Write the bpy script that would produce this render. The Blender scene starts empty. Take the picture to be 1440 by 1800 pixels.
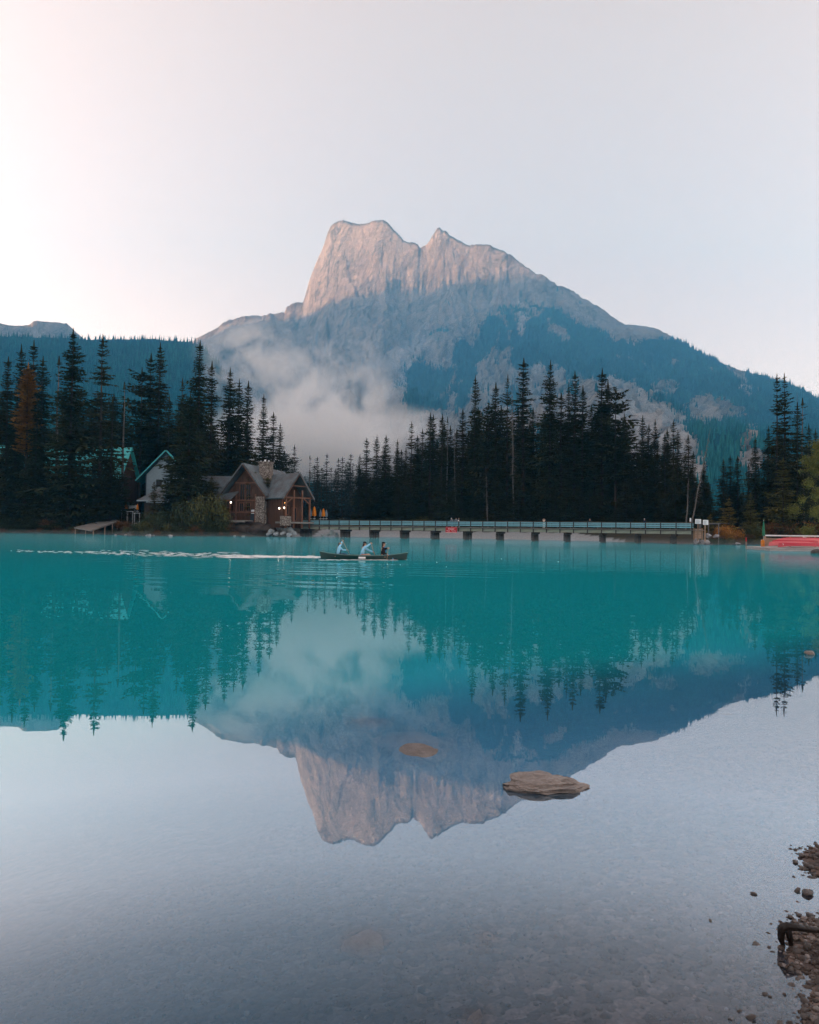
import bpy, bmesh, math, random
import numpy as np
from mathutils import Vector, Matrix

R = math.radians
scene = bpy.context.scene
COL = scene.collection

# ------------------------------------------------------------------ camera
F, PITCH, ROLL, EYE = 1300.0, R(1.37), R(0.76), 1.75
_fw = Vector((0, math.cos(PITCH), math.sin(PITCH)))
_up0 = Vector((0, -math.sin(PITCH), math.cos(PITCH)))
_rt0 = Vector((1, 0, 0))
RT = _rt0 * math.cos(ROLL) + _up0 * math.sin(ROLL)
UP = -_rt0 * math.sin(ROLL) + _up0 * math.cos(ROLL)
cam_d = bpy.data.cameras.new('camera')
cam = bpy.data.objects.new('camera', cam_d)
COL.objects.link(cam)
cam_d.sensor_fit = 'HORIZONTAL'
cam_d.sensor_width = 36.0
cam_d.lens = 36.0 * F / 1440.0
cam_d.clip_start = 0.05
cam_d.clip_end = 60000
m = Matrix((RT, UP, -_fw)).transposed().to_4x4()
m.translation = Vector((0, 0, EYE))
cam.matrix_world = m
scene.camera = cam

# ------------------------------------------------------------------ light
SUN_EL, SUN_AZ = 7.0, -83.0          # azimuth measured from +Y towards +X
SUN_S, SKY_S, EXPO = 2.8, 0.138, 2.52
world = bpy.data.worlds.new('World')
scene.world = world
world.use_nodes = True
nt = world.node_tree
for n in list(nt.nodes):
    nt.nodes.remove(n)
w_out = nt.nodes.new('ShaderNodeOutputWorld')
w_bg = nt.nodes.new('ShaderNodeBackground')
w_sky = nt.nodes.new('ShaderNodeTexSky')
w_sky.sky_type = 'NISHITA'
w_sky.sun_disc = False
w_sky.sun_elevation = R(SUN_EL)
w_sky.sun_rotation = R(SUN_AZ)
w_sky.altitude = 1300
w_sky.air_density = 1.0
w_sky.dust_density = 3.0
w_sky.ozone_density = 1.0
w_bg.inputs['Strength'].default_value = SKY_S
w_hsv = nt.nodes.new('ShaderNodeHueSaturation')
w_hsv.inputs['Saturation'].default_value = 0.36
nt.links.new(w_sky.outputs[0], w_hsv.inputs['Color'])
w_tint = nt.nodes.new('ShaderNodeMix'); w_tint.data_type = 'RGBA'; w_tint.blend_type = 'MULTIPLY'
w_tint.inputs[0].default_value = 1.0
w_tint.inputs[7].default_value = (1.16, 0.82, 0.665, 1)
nt.links.new(w_hsv.outputs[0], w_tint.inputs[6])
nt.links.new(w_tint.outputs[2], w_bg.inputs['Color'])
nt.links.new(w_bg.outputs[0], w_out.inputs['Surface'])

sun_d = bpy.data.lights.new('sun', 'SUN')
sun = bpy.data.objects.new('sun', sun_d)
COL.objects.link(sun)
sun_d.energy = SUN_S
sun_d.angle = R(1.0)
sun_d.color = (1.0, 0.48, 0.22)
SUN_DIR = Vector((math.sin(R(SUN_AZ)) * math.cos(R(SUN_EL)), math.cos(R(SUN_AZ)) * math.cos(R(SUN_EL)), math.sin(R(SUN_EL))))
sun.rotation_euler = SUN_DIR.to_track_quat('Z', 'Y').to_euler()
sun.location = (0, 0, 50)

scene.view_settings.view_transform = 'Standard'
scene.view_settings.look = 'None'
scene.view_settings.exposure = EXPO
scene.view_settings.gamma = 1.0
scene.view_settings.use_curve_mapping = False
scene.render.engine = 'CYCLES'
cy = scene.cycles
cy.use_denoising = True
cy.max_bounces = 16
cy.transmission_bounces = 2
cy.diffuse_bounces = 2
cy.glossy_bounces = 3
cy.transparent_max_bounces = 8
cy.volume_bounces = 14
cy.sample_clamp_indirect = 6.0

# ------------------------------------------------------------------ helpers
def ray(px, py):
    d = _fw * F + RT * (px - 720.0) - UP * (py - 900.0)
    return d.normalized()

def at(px, py, Y):
    """the point at distance Y (along +Y) that is seen at photograph pixel px, py"""
    d = ray(px, py)
    return Vector((d.x * Y / d.y, Y, EYE + d.z * Y / d.y))

def on(px, py, z=0.0):
    """the point of the level z seen at photograph pixel px, py"""
    d = ray(px, py)
    t = (z - EYE) / d.z
    return Vector((d.x * t, d.y * t, z))

def proj(P):
    """numpy: world points -> photograph pixels"""
    P = np.asarray(P, float) - np.array([0, 0, EYE])
    x = P @ np.array(RT); y = P @ np.array(UP); z = P @ np.array(_fw)
    z = np.maximum(z, 1e-3)
    return 720 + F * x / z, 900 - F * y / z

def _hash(i, j, seed):
    h = (i.astype(np.int64) * 374761393 + j.astype(np.int64) * 668265263 + seed * 974634721) & 0xffffffff
    h = ((h ^ (h >> 13)) * 1274126177) & 0xffffffff
    h = (h ^ (h >> 16)) & 0xffffffff
    return h / 4294967295.0

def vnoise(x, y, seed=0):
    x = np.asarray(x, float); y = np.asarray(y, float)
    i = np.floor(x); j = np.floor(y)
    u = x - i; v = y - j
    u = u * u * (3 - 2 * u); v = v * v * (3 - 2 * v)
    a = _hash(i, j, seed); b = _hash(i + 1, j, seed); c = _hash(i, j + 1, seed); d = _hash(i + 1, j + 1, seed)
    return (a * (1 - u) + b * u) * (1 - v) + (c * (1 - u) + d * u) * v

def fbm(x, y, octs=5, seed=0, gain=0.5):
    s = 0; a = 1.0; t = 0
    for k in range(octs):
        s = s + a * (vnoise(np.asarray(x) * 2 ** k, np.asarray(y) * 2 ** k, seed + k) - 0.5)
        t += a; a *= gain
    return s / t * 2           # about -1..1

def ridged(x, y, octs=4, seed=0):
    s = 0; a = 1.0; t = 0
    for k in range(octs):
        s = s + a * (1 - np.abs(2 * vnoise(np.asarray(x) * 2 ** k, np.asarray(y) * 2 ** k, seed + k) - 1))
        t += a; a *= 0.5
    return s / t               # 0..1

def inpoly(px, py, poly):
    c = np.zeros(px.shape, bool)
    n = len(poly)
    for k in range(n):
        x0, y0 = poly[k]; x1, y1 = poly[(k + 1) % n]
        if y0 == y1:
            continue
        t = ((y0 > py) != (y1 > py)) & (px < (x1 - x0) * (py - y0) / (y1 - y0) + x0)
        c ^= t
    return c

def polydist(px, py, poly):
    best = np.full(px.shape, 1e18)
    n = len(poly)
    for k in range(n):
        x0, y0 = poly[k]; x1, y1 = poly[(k + 1) % n]
        dx, dy = x1 - x0, y1 - y0
        t = np.clip(((px - x0) * dx + (py - y0) * dy) / (dx * dx + dy * dy + 1e-12), 0, 1)
        best = np.minimum(best, (px - x0 - t * dx) ** 2 + (py - y0 - t * dy) ** 2)
    return np.sqrt(best)

def sstep(a, b, x):
    t = np.clip((np.asarray(x, float) - a) / (b - a), 0, 1)
    return t * t * (3 - 2 * t)

def mesh_np(name, V, Fc, mat=None, smooth=False):
    """V (n,3), Fc (m,3) or (m,4) arrays -> mesh"""
    me = bpy.data.meshes.new(name)
    V = np.asarray(V, np.float32); Fc = np.asarray(Fc, np.int32)
    k = Fc.shape[1]
    me.vertices.add(len(V)); me.vertices.foreach_set('co', V.ravel())
    me.loops.add(Fc.size); me.loops.foreach_set('vertex_index', Fc.ravel())
    me.polygons.add(len(Fc)); me.polygons.foreach_set('loop_start', np.arange(0, Fc.size, k, dtype=np.int32))
    me.polygons.foreach_set('use_smooth', np.full(len(Fc), smooth))
    me.update(calc_edges=True)
    if mat:
        me.materials.append(mat)
    return me

def attr(me, name, vals):
    a = me.attributes.new(name, 'FLOAT', 'POINT')
    a.data.foreach_set('value', np.asarray(vals, np.float32).ravel())

def gridfaces(nr, nc, wrap=False):
    i = np.arange(nr - 1)[:, None]; j = np.arange(nc if wrap else nc - 1)[None, :]
    j2 = (j + 1) % nc
    a = i * nc + j; b = i * nc + j2; c = (i + 1) * nc + j2; d = (i + 1) * nc + j
    return np.stack([a, b, c, d], -1).reshape(-1, 4)

def link(name, me, parent=None, loc=None, kind=None):
    o = bpy.data.objects.new(name, me)
    COL.objects.link(o)
    if parent:
        o.parent = parent
    if loc is not None:
        o.location = loc
    if kind:
        o['kind'] = kind
    return o

def tag(o, label, cat, group=None):
    o['label'] = label; o['category'] = cat
    if group:
        o['group'] = group
    return o

def thing(name, label, cat, loc=(0, 0, 0), rz=0.0, group=None):
    o = bpy.data.objects.new(name, None)
    o.empty_display_size = 0.3
    COL.objects.link(o)
    o.location = loc; o.rotation_euler = (0, 0, rz)
    return tag(o, label, cat, group)

def copy_tree(o, parent=None):
    c = o.copy(); COL.objects.link(c)
    c.parent = parent
    for ch in list(o.children):
        copy_tree(ch, c)
    return c

class MB:
    """collects simple solids in one mesh"""
    def __init__(s):
        s.v = []; s.f = []
    def add(s, v, f):
        b = len(s.v); s.v += [tuple(p) for p in v]; s.f += [tuple(b + i for i in q) for q in f]; return s
    def box(s, c, d, rz=0.0, rx=0.0):
        x, y, z = d[0] / 2, d[1] / 2, d[2] / 2
        M = Matrix.Rotation(rz, 3, 'Z') @ Matrix.Rotation(rx, 3, 'X')
        v = [Vector(c) + M @ Vector(p) for p in ((-x, -y, -z), (x, -y, -z), (x, y, -z), (-x, y, -z), (-x, -y, z), (x, -y, z), (x, y, z), (-x, y, z))]
        return s.add(v, [(0, 3, 2, 1), (4, 5, 6, 7), (0, 1, 5, 4), (1, 2, 6, 5), (2, 3, 7, 6), (3, 0, 4, 7)])
    def beam(s, p0, p1, w, h, up=(0, 0, 1)):
        p0 = Vector(p0); p1 = Vector(p1); d = (p1 - p0).normalized()
        a = d.cross(Vector(up))
        if a.length < 1e-4:
            a = Vector((1, 0, 0))
        a.normalize(); b = a.cross(d).normalized()
        a = a * w / 2; b = b * h / 2
        v = [p0 - a - b, p0 + a - b, p0 + a + b, p0 - a + b, p1 - a - b, p1 + a - b, p1 + a + b, p1 - a + b]
        return s.add(v, [(0, 1, 2, 3), (7, 6, 5, 4), (0, 4, 5, 1), (1, 5, 6, 2), (2, 6, 7, 3), (3, 7, 4, 0)])
    def cyl(s, p0, p1, r0, r1=None, n=8):
        r1 = r0 if r1 is None else r1
        p0 = Vector(p0); p1 = Vector(p1); d = (p1 - p0).normalized()
        a = d.orthogonal().normalized(); b = d.cross(a)
        v = []
        for p, r in ((p0, r0), (p1, r1)):
            v += [p + (a * math.cos(2 * math.pi * k / n) + b * math.sin(2 * math.pi * k / n)) * r for k in range(n)]
        f = [(k, (k + 1) % n, n + (k + 1) % n, n + k) for k in range(n)]
        f += [tuple(range(n - 1, -1, -1)), tuple(range(n, 2 * n))]
        return s.add(v, f)
    def tube(s, pts, rads, n=7):
        pts = [Vector(p) for p in pts]
        v = []
        a = None
        for k, p in enumerate(pts):
            d = (pts[min(k + 1, len(pts) - 1)] - pts[max(k - 1, 0)]).normalized()
            a = d.orthogonal().normalized() if a is None else (a - d * a.dot(d)).normalized()
            b = d.cross(a)
            v += [p + (a * math.cos(2 * math.pi * i / n) + b * math.sin(2 * math.pi * i / n)) * rads[k] for i in range(n)]
        f = []
        for k in range(len(pts) - 1):
            for i in range(n):
                f.append((k * n + i, k * n + (i + 1) % n, (k + 1) * n + (i + 1) % n, (k + 1) * n + i))
        f += [tuple(range(n - 1, -1, -1)), tuple((len(pts) - 1) * n + i for i in range(n))]
        return s.add(v, f)
    def slab(s, quad, t):
        """a polygon given as 3-D corners, thickened by t against its normal"""
        q = [Vector(p) for p in quad]
        nrm = (q[1] - q[0]).cross(q[2] - q[0]).normalized() * t
        n = len(q)
        return s.add(q + [p - nrm for p in q], [tuple(range(n)), tuple(range(2 * n - 1, n - 1, -1))] + [(k, n + k, n + (k + 1) % n, (k + 1) % n) for k in range(n)])
    def lathe(s, prof, c=(0, 0, 0), n=12):
        v = []
        for r, z in prof:
            v += [(c[0] + r * math.cos(2 * math.pi * k / n), c[1] + r * math.sin(2 * math.pi * k / n), c[2] + z) for k in range(n)]
        f = []
        for i in range(len(prof) - 1):
            for k in range(n):
                f.append((i * n + k, i * n + (k + 1) % n, (i + 1) * n + (k + 1) % n, (i + 1) * n + k))
        f += [tuple(range(n - 1, -1, -1)), tuple((len(prof) - 1) * n + k for k in range(n))]
        return s.add(v, f)
    def mesh(s, name, mat, smooth=False):
        me = bpy.data.meshes.new(name)
        me.from_pydata([tuple(p) for p in s.v], [], s.f)
        if smooth:
            me.polygons.foreach_set('use_smooth', [True] * len(me.polygons))
        me.materials.append(mat)
        me.update()
        return me
    def build(s, name, mat, parent=None, loc=None, smooth=False, label=None):
        o = link(name, s.mesh(name, mat, smooth), parent, loc)
        if label:
            o['label'] = label
        return o

# ------------------------------------------------------------------ materials
class NT:
    def __init__(s, name):
        s.mat = bpy.data.materials.new(name); s.mat.use_nodes = True
        s.t = s.mat.node_tree
        for n in list(s.t.nodes):
            s.t.nodes.remove(n)
        s.out = s.n('ShaderNodeOutputMaterial')
    def n(s, typ, **kw):
        x = s.t.nodes.new(typ)
        for k, v in kw.items():
            setattr(x, k, v)
        return x
    def l(s, a, b):
        s.t.links.new(a, b); return b
    def val(s, sock, v):
        if hasattr(v, 'is_output') or isinstance(v, bpy.types.NodeSocket):
            s.l(v, sock)
        else:
            sock.default_value = v
    def noise(s, scale, detail=4, rough=0.55, vec=None, out='Fac', dist=0.0):
        x = s.n('ShaderNodeTexNoise'); x.inputs['Scale'].default_value = scale
        x.inputs['Detail'].default_value = detail; x.inputs['Roughness'].default_value = rough
        x.inputs['Distortion'].default_value = dist
        if vec is not None:
            s.l(vec, x.inputs['Vector'])
        return x.outputs[out]
    def vor(s, scale, vec=None, out='Distance', feat='F1'):
        x = s.n('ShaderNodeTexVoronoi'); x.feature = feat; x.inputs['Scale'].default_value = scale
        if vec is not None:
            s.l(vec, x.inputs['Vector'])
        return x.outputs[out]
    def pos(s, kind='Object'):
        return s.n('ShaderNodeTexCoord').outputs[kind]
    def geo(s, k='Position'):
        return s.n('ShaderNodeNewGeometry').outputs[k]
    def scale(s, vec, xyz, rot=(0, 0, 0)):
        x = s.n('ShaderNodeMapping'); x.inputs['Scale'].default_value = xyz; x.inputs['Rotation'].default_value = rot
        s.l(vec, x.inputs['Vector']); return x.outputs[0]
    def ramp(s, fac, stops, interp='LINEAR'):
        x = s.n('ShaderNodeValToRGB'); x.color_ramp.interpolation = interp
        e = x.color_ramp.elements
        while len(e) < len(stops):
            e.new(0.5)
        for k, (p, c) in enumerate(stops):
            e[k].position = p
            e[k].color = (c, c, c, 1) if isinstance(c, (int, float)) else (*c, 1)
        s.l(fac, x.inputs[0]); return x.outputs[0]
    def mix(s, fac, a, b, blend='MIX'):
        x = s.n('ShaderNodeMix', data_type='RGBA', blend_type=blend)
        s.val(x.inputs[0], fac)
        for i, v in ((6, a), (7, b)):
            if isinstance(v, bpy.types.NodeSocket):
                s.l(v, x.inputs[i])
            else:
                x.inputs[i].default_value = (*v, 1) if len(v) == 3 else v
        return x.outputs[2]
    def math(s, op, a, b=None, clamp=False):
        x = s.n('ShaderNodeMath', operation=op); x.use_clamp = clamp
        s.val(x.inputs[0], a)
        if b is not None:
            s.val(x.inputs[1], b)
        return x.outputs[0]
    def attr(s, name, out='Fac'):
        x = s.n('ShaderNodeAttribute'); x.attribute_name = name; return x.outputs[out]
    def bump(s, h, dist, strength=1.0, normal=None):
        x = s.n('ShaderNodeBump'); x.inputs['Distance'].default_value = dist; x.inputs['Strength'].default_value = strength
        s.l(h, x.inputs['Height'])
        if normal is not None:
            s.l(normal, x.inputs['Normal'])
        return x.outputs[0]
    def rand(s):
        return s.n('ShaderNodeObjectInfo').outputs['Random']
    def bsdf(s, color, rough=0.8, normal=None, spec=0.3, metal=0.0, emit=None, emit_s=0.0):
        b = s.n('ShaderNodeBsdfPrincipled')
        if isinstance(color, bpy.types.NodeSocket):
            s.l(color, b.inputs['Base Color'])
        else:
            b.inputs['Base Color'].default_value = (*color, 1)
        s.val(b.inputs['Roughness'], rough)
        b.inputs['Specular IOR Level'].default_value = spec
        b.inputs['Metallic'].default_value = metal
        if emit:
            b.inputs['Emission Color'].default_value = (*emit, 1); b.inputs['Emission Strength'].default_value = emit_s
        if normal is not None:
            s.l(normal, b.inputs['Normal'])
        s.l(b.outputs[0], s.out.inputs['Surface'])
        return b

def basic(name, color, rough=0.8, var=0.25, scale=3.0, bump=0.0, spec=0.3, aniso=(1, 1, 1), metal=0.0, emit=None, emit_s=0.0):
    """one colour broken up by noise grain"""
    k = NT(name)
    v = k.scale(k.pos(), aniso)
    n1 = k.noise(scale, 5, 0.6, v)
    n2 = k.noise(scale * 0.17, 3, 0.5, v)
    f = k.math('ADD', k.math('MULTIPLY', n1, 0.6), k.math('MULTIPLY', n2, 0.4))
    lo = tuple(c * (1 - var * 1.6) for c in color); hi = tuple(min(1, c * (1 + var * 1.6)) for c in color)
    c = k.ramp(f, [(0.28, lo), (0.72, hi)])
    nm = k.bump(n1, bump) if bump else None
    k.bsdf(c, rough, nm, spec, metal, emit, emit_s)
    return k.mat

# ------------------------------------------------------------------ mountains
def rock_mountain_material():
    k = NT('mountain_rock_and_forest')
    P = k.geo()
    n1 = k.noise(0.012, 9, 0.66, k.scale(P, (1, 1, 0.6)), 'Fac', 0.4)
    n2 = k.noise(0.004, 6, 0.6, P)
    n3 = k.noise(0.05, 6, 0.65, P)
    st = k.noise(1.0, 6, 0.62, k.scale(P, (0.004, 0.004, 0.022), (0.25, 0.35, 0)), 'Fac', 0.8)   # tilted beds
    f = k.math('ADD', k.math('ADD', k.math('MULTIPLY', n1, 0.36), k.math('MULTIPLY', k.noise(0.16, 4, 0.7, P), 0.16)), k.math('ADD', k.math('MULTIPLY', n3, 0.26), k.math('MULTIPLY', st, 0.22)))
    rock = k.ramp(f, [(0.37, (0.14, 0.128, 0.116)), (0.46, (0.27, 0.243, 0.216)), (0.54, (0.385, 0.348, 0.31)), (0.64, (0.56, 0.52, 0.475))])
    crk = k.noise(0.009, 8, 0.7, k.scale(P, (1, 1, 0.45)), 'Fac', 0.5)
    crk = k.ramp(k.math('ABSOLUTE', k.math('SUBTRACT', crk, 0.5)), [(0.0, 0.75), (0.035, 0.0)])
    rock = k.mix(crk, rock, (0.055, 0.052, 0.05))
    rock = k.mix(k.ramp(n2, [(0.4, 0.0), (0.65, 0.45)]), rock, (0.38, 0.315, 0.27))
    scree = k.attr('scree')
    rock = k.mix(k.math('MULTIPLY', scree, 0.8), rock, k.ramp(n3, [(0.3, (0.36, 0.34, 0.325)), (0.7, (0.54, 0.515, 0.495))]))
    fn = k.noise(0.03, 6, 0.7, P)
    forest = k.ramp(fn, [(0.3, (0.005, 0.046, 0.068)), (0.7, (0.015, 0.115, 0.155))])  # blue of the distant haze is partly put into the forest colour
    fa = k.math('ADD', k.attr('forest'), k.math('MULTIPLY', k.math('SUBTRACT', k.noise(0.022, 8, 0.76, k.scale(P, (1, 1, 0.7))), 0.5), 2.5))
    fm = k.ramp(fa, [(0.32, 0.0), (0.66, 1.0)])
    col = k.mix(fm, rock, forest)
    h = k.math('ADD', n1, k.math('MULTIPLY', k.noise(0.03, 9, 0.7, P), 0.7))
    nm = k.bump(h, 34.0, 0.85)
    k.bsdf(col, 0.95, nm, 0.1)
    return k.mat

SKY_MAIN = [(250, 690), (300, 640), (330, 603), (350, 592), (375, 580), (400, 563), (430, 556), (470, 553), (500, 548), (503, 540), (520, 532), (533, 530), (536, 521), (545, 490), (555, 464), (568, 434), (574, 414), (580, 398), (590, 390), (602, 386), (615, 390), (630, 394), (648, 392), (660, 387), (672, 386), (680, 390), (690, 402), (700, 412), (710, 423), (718, 427), (725, 425), (735, 429), (739, 437), (745, 432), (752, 427), (757, 420), (762, 412), (768, 403), (773, 398), (778, 404), (790, 412), (800, 418), (812, 425), (825, 432), (838, 430), (850, 429), (865, 432), (875, 438), (885, 440), (900, 450), (915, 462), (930, 472), (943, 482), (955, 484), (965, 490), (980, 502), (995, 504), (1010, 513), (1020, 521), (1040, 532), (1055, 540), (1075, 556), (1100, 570), (1125, 573), (1150, 576), (1165, 583), (1190, 597), (1215, 612), (1240, 624), (1260, 632), (1290, 646), (1310, 653), (1340, 660), (1362, 668), (1380, 670), (1410, 683), (1425, 692), (1440, 700), (1520, 745), (1600, 790), (1750, 850)]
FOREST = [
    [(716, 652), (733, 637), (747, 640), (770, 655), (788, 650), (792, 625), (800, 604), (814, 590), (832, 612), (828, 635), (815, 660), (806, 690), (782, 722), (713, 724)],
    [(836, 612), (846, 588), (862, 552), (874, 556), (888, 580), (892, 606), (878, 618), (862, 640), (846, 650), (835, 690), (812, 720), (800, 722), (818, 668)],
    [(758, 575), (772, 572), (788, 579), (786, 583), (770, 579)],
    [(889, 548), (900, 556), (912, 590), (930, 596), (936, 640), (910, 650), (895, 600)],
    [(905, 510), (925, 523), (950, 543), (948, 546), (922, 530)],
    [(925, 562), (960, 548), (940, 528), (969, 545), (1021, 569), (1069, 593), (1118, 605), (1142, 589), (1182, 597), (1222, 614), (1263, 630), (1303, 654), (1345, 662), (1385, 673), (1450, 705), (1600, 785), (1750, 850), (1750, 940), (1240, 940), (1240, 850), (1200, 800), (1150, 740), (1130, 705), (1069, 668), (1010, 662), (975, 640), (925, 640)],
]
ROCKS = [
    [(1142, 674), (1170, 668), (1194, 670), (1196, 694), (1166, 702), (1142, 692)],
    [(1202, 702), (1225, 692), (1250, 690), (1283, 712), (1285, 738), (1262, 744), (1222, 742), (1194, 722)],
    [(1287, 714), (1307, 717), (1308, 737), (1287, 738)],
    [(1069, 664), (1110, 670), (1142, 700), (1175, 715), (1202, 730), (1222, 760), (1234, 783), (1247, 840), (1250, 930), (1000, 930), (1000, 690)],
    [(1267, 640), (1303, 654), (1320, 672), (1322, 690), (1303, 678), (1285, 660)],
    [(1307, 746), (1325, 742), (1339, 752), (1331, 803), (1310, 806), (1303, 780)],
    [(1178, 632), (1186, 629), (1192, 641), (1180, 643)],
    [(1239, 642), (1250, 644), (1262, 655), (1248, 652)],
    [(1300, 770), (1330, 760), (1345, 800), (1330, 850), (1290, 830)],
    [(1345, 660), (1370, 668), (1378, 676), (1350, 668)],
    [(1070, 610), (1110, 628), (1150, 645), (1146, 648), (1100, 631), (1068, 616)],
    [(1425, 716), (1440, 722), (1440, 730), (1428, 722)],
    [(960, 560), (990, 575), (1010, 600), (985, 598), (962, 580)],
    [(835, 640), (855, 632), (862, 650), (845, 668)],
]
SCREE = [
    [(545, 680), (640, 640), (735, 580), (760, 590), (730, 640), (712, 720), (540, 740)],
    [(825, 600), (836, 605), (834, 660), (815, 700), (809, 697), (826, 655)],
    [(905, 520), (915, 525), (945, 600), (960, 640), (935, 650), (915, 590)],
    [(1069, 662), (1110, 670), (1142, 702), (1202, 730), (1234, 783), (1247, 840), (1100, 900), (1050, 700)],
]

def skyline_z(prof, px, D):
    xs = np.array([p[0] for p in prof], float); ys = np.array([p[1] for p in prof], float)
    return np.interp(px, xs, ys)

def make_range(name, prof, x0, x1, ncol, nrow, dist_f, base_f, cliff_f, mat, jag=1.0, gully=1.0, seed=0, back=0.35):
    px = np.linspace(x0, x1, ncol)
    py = skyline_z(prof, px, None)
    py = py + jag * (fbm(px * 0.12, px * 0 + 3, 4, seed + 50) * 2.2 + fbm(px * 0.5, px * 0 + 9, 2, seed + 60) * 1.2)
    dirs = np.array([list(ray(a, b)) for a, b in zip(px, py)])
    D = dist_f(px)
    top = dirs * (D / dirs[:, 1])[:, None] + np.array([0, 0, EYE])
    zr = top[:, 2]
    hx, hy = top[:, 0], top[:, 1]
    kw_ = max(3, int(ncol * 0.055)); ker = np.hanning(2 * kw_ + 1); ker /= ker.sum()
    def sm1(a):
        return np.convolve(np.pad(a, kw_, mode='edge'), ker, 'valid')
    zs, hxs, hys = sm1(zr), sm1(hx), sm1(hy)
    k2 = np.hanning(2 * max(2, int(ncol * .012)) + 3); k2 /= k2.sum(); h2 = len(k2) // 2
    zm = np.convolve(np.pad(zr, h2, mode='edge'), k2, 'valid')
    B = base_f(px)
    nb = max(6, int(nrow * 0.12))
    s = np.concatenate([np.linspace(0, 1, nrow), 1 + np.linspace(0, back, nb + 1)[1:]])
    S = s[:, None] * np.ones(ncol)[None, :]
    c = cliff_f(px)[None, :]
    Sc = np.clip(S, 0, 1)
    soft = 0.25 * Sc + 0.75 * Sc ** 1.6
    hard = np.interp(Sc, [0, .3, .6, .8, .9, .955, 1.0], [0, .13, .33, .52, .66, .78, 1.0])
    prof_z = soft * (1 - c) + hard * c
    prof_z = np.where(S > 1, 1 - (S - 1) / back * 0.7, prof_z)
    # horizontal position: fraction of the way from the foot to the crest
    t = B / D
    fr = t[None, :] + (1 - t[None, :]) * S
    wtop = np.where(S > 1, 1.0, np.clip((S - .91) / .09, 0, 1) ** 1.3)
    wt3 = np.where(S > 1, 1.0, np.clip((S - .972) / .028, 0, 1))
    zr2 = zs[None, :] * (1 - wtop) + (zm[None, :] * (1 - wt3) + zr[None, :] * wt3) * wtop
    X = (hxs[None, :] * (1 - wtop) + hx[None, :] * wtop) * fr; Y = (hys[None, :] * (1 - wtop) + hy[None, :] * wtop) * fr
    Z = zr2 * prof_z
    U = px[None, :] / 40.0 + S * 0
    env = (np.sin(np.pi * np.clip(Sc, 0, 1)) ** 0.6) * 0.9 + 0.1 * Sc
    env = env * np.where(S > 0.97, np.clip((1 - S) / 0.03, 0, 1), 1)
    wx_ = fbm(U * .6, S * 5, 4, seed + 2) * 1.6; wy_ = fbm(U * .6 + 7, S * 5, 4, seed + 3) * .35
    g = ridged(U * .55 + S * 2.2 + wx_, S * 3.0 + wy_, 5, seed + 7) - 0.55
    g2 = ridged(U * .8 - S * 3.5 + wx_, S * 4.0 - wy_, 4, seed + 8) - 0.55
    n = fbm(X / 160.0, Y / 160.0, 6, seed + 20, 0.58)
    n2 = fbm(X / 26.0, Z / 20.0, 3, seed + 30, 0.55)
    Z = Z + gully * env * (95 * g + 62 * g2 + 46 * n + 15 * n2) * np.clip(zr[None, :] / 700.0, 0.15, 1.3)
    # push the faces in and out as well, for buttresses
    off = gully * env * (fbm(U * 1.6 + wx_ * .6, S * 9, 6, seed + 40, .6) * 42)
    lz = (Z + 70 * n + X * .12) / 30.0
    tri = np.abs((lz % 1.0) - .35) * 2
    lz2 = (Z + 40 * n - X * .08) / 11.0
    off = off + gully * env * (tri * 13 + np.abs((lz2 % 1.0) - .4) * 7) * np.clip(prof_z * 2 - .2, 0, 1)
    X = X + off * 0.6; Y = Y - off
    V = np.stack([X, Y, Z], -1).reshape(-1, 3)
    me = mesh_np(name, V, gridfaces(len(s), ncol), mat, True)
    return me, V, S.reshape(-1), (len(s), ncol)

m_mount = rock_mountain_material()
def interp(pts):
    xs = [p[0] for p in pts]; ys = [p[1] for p in pts]
    return lambda x: np.interp(x, xs, ys)

main_D = interp([(250, 3620), (480, 3500), (540, 3420), (735, 2930), (773, 2880), (960, 2500), (1160, 2330), (1440, 1950), (1750, 1500)])
me, V, S, shp = make_range('mountain', SKY_MAIN, 250, 1750, 1050, 330, main_D,
                           interp([(250, 900), (700, 800), (1100, 560), (1440, 480), (1750, 420)]),
                           interp([(250, .2), (480, .35), (535, 1), (740, .9), (900, .75), (1000, .35), (1100, .1), (1750, 0)]),
                           m_mount, 1.0, 1.0, 3)
ppx, ppy = proj(V)
wob = fbm(ppx / 22, ppy / 26, 6, 90, .62) * 15; wob2 = fbm(ppx / 20, ppy / 22, 6, 95, .62) * 15
qx, qy = ppx + wob, ppy + wob2
fm = np.zeros(len(V))
for p in FOREST:
    fm = np.maximum(fm, inpoly(qx, qy, p) * 1.0)
speck = sstep(0.05, 0.45, fbm(ppx / 22, ppy / 30, 4, 120)) * (ppx > 850) * (ppy > 540) * (ppx < 1010) * 0.75
fm = np.maximum(fm, speck)
for p in ROCKS:
    fm = np.minimum(fm, 1 - inpoly(qx, qy, p) * 1.0)
uu_ = ppx * .80 - ppy * .60; vv_ = ppx * .60 + ppy * .80
chute = ridged(uu_ / 34 + fbm(vv_ / 90, uu_ / 60, 3, 61) * .7, vv_ / 420, 3, 62)
uu2 = ppx * .93 + ppy * .36
chute2 = ridged(uu2 / 30 + fbm(ppy / 80, uu2 / 60, 3, 63) * .7, ppy / 380, 3, 64)
ch_ = np.maximum(sstep(.80, .90, chute) * sstep(1000, 1080, ppx), sstep(.80, .90, chute2) * sstep(1040, 960, ppx)) * sstep(540, 600, ppy)
fm = fm * (1 - .85 * ch_ * (fbm(ppx / 60, ppy / 60, 3, 65) > -.05))
fm = fm * (S < 1.0) + (S >= 1.0) * (ppx > 1250) * 0.8
sm = np.zeros(len(V))
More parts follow.
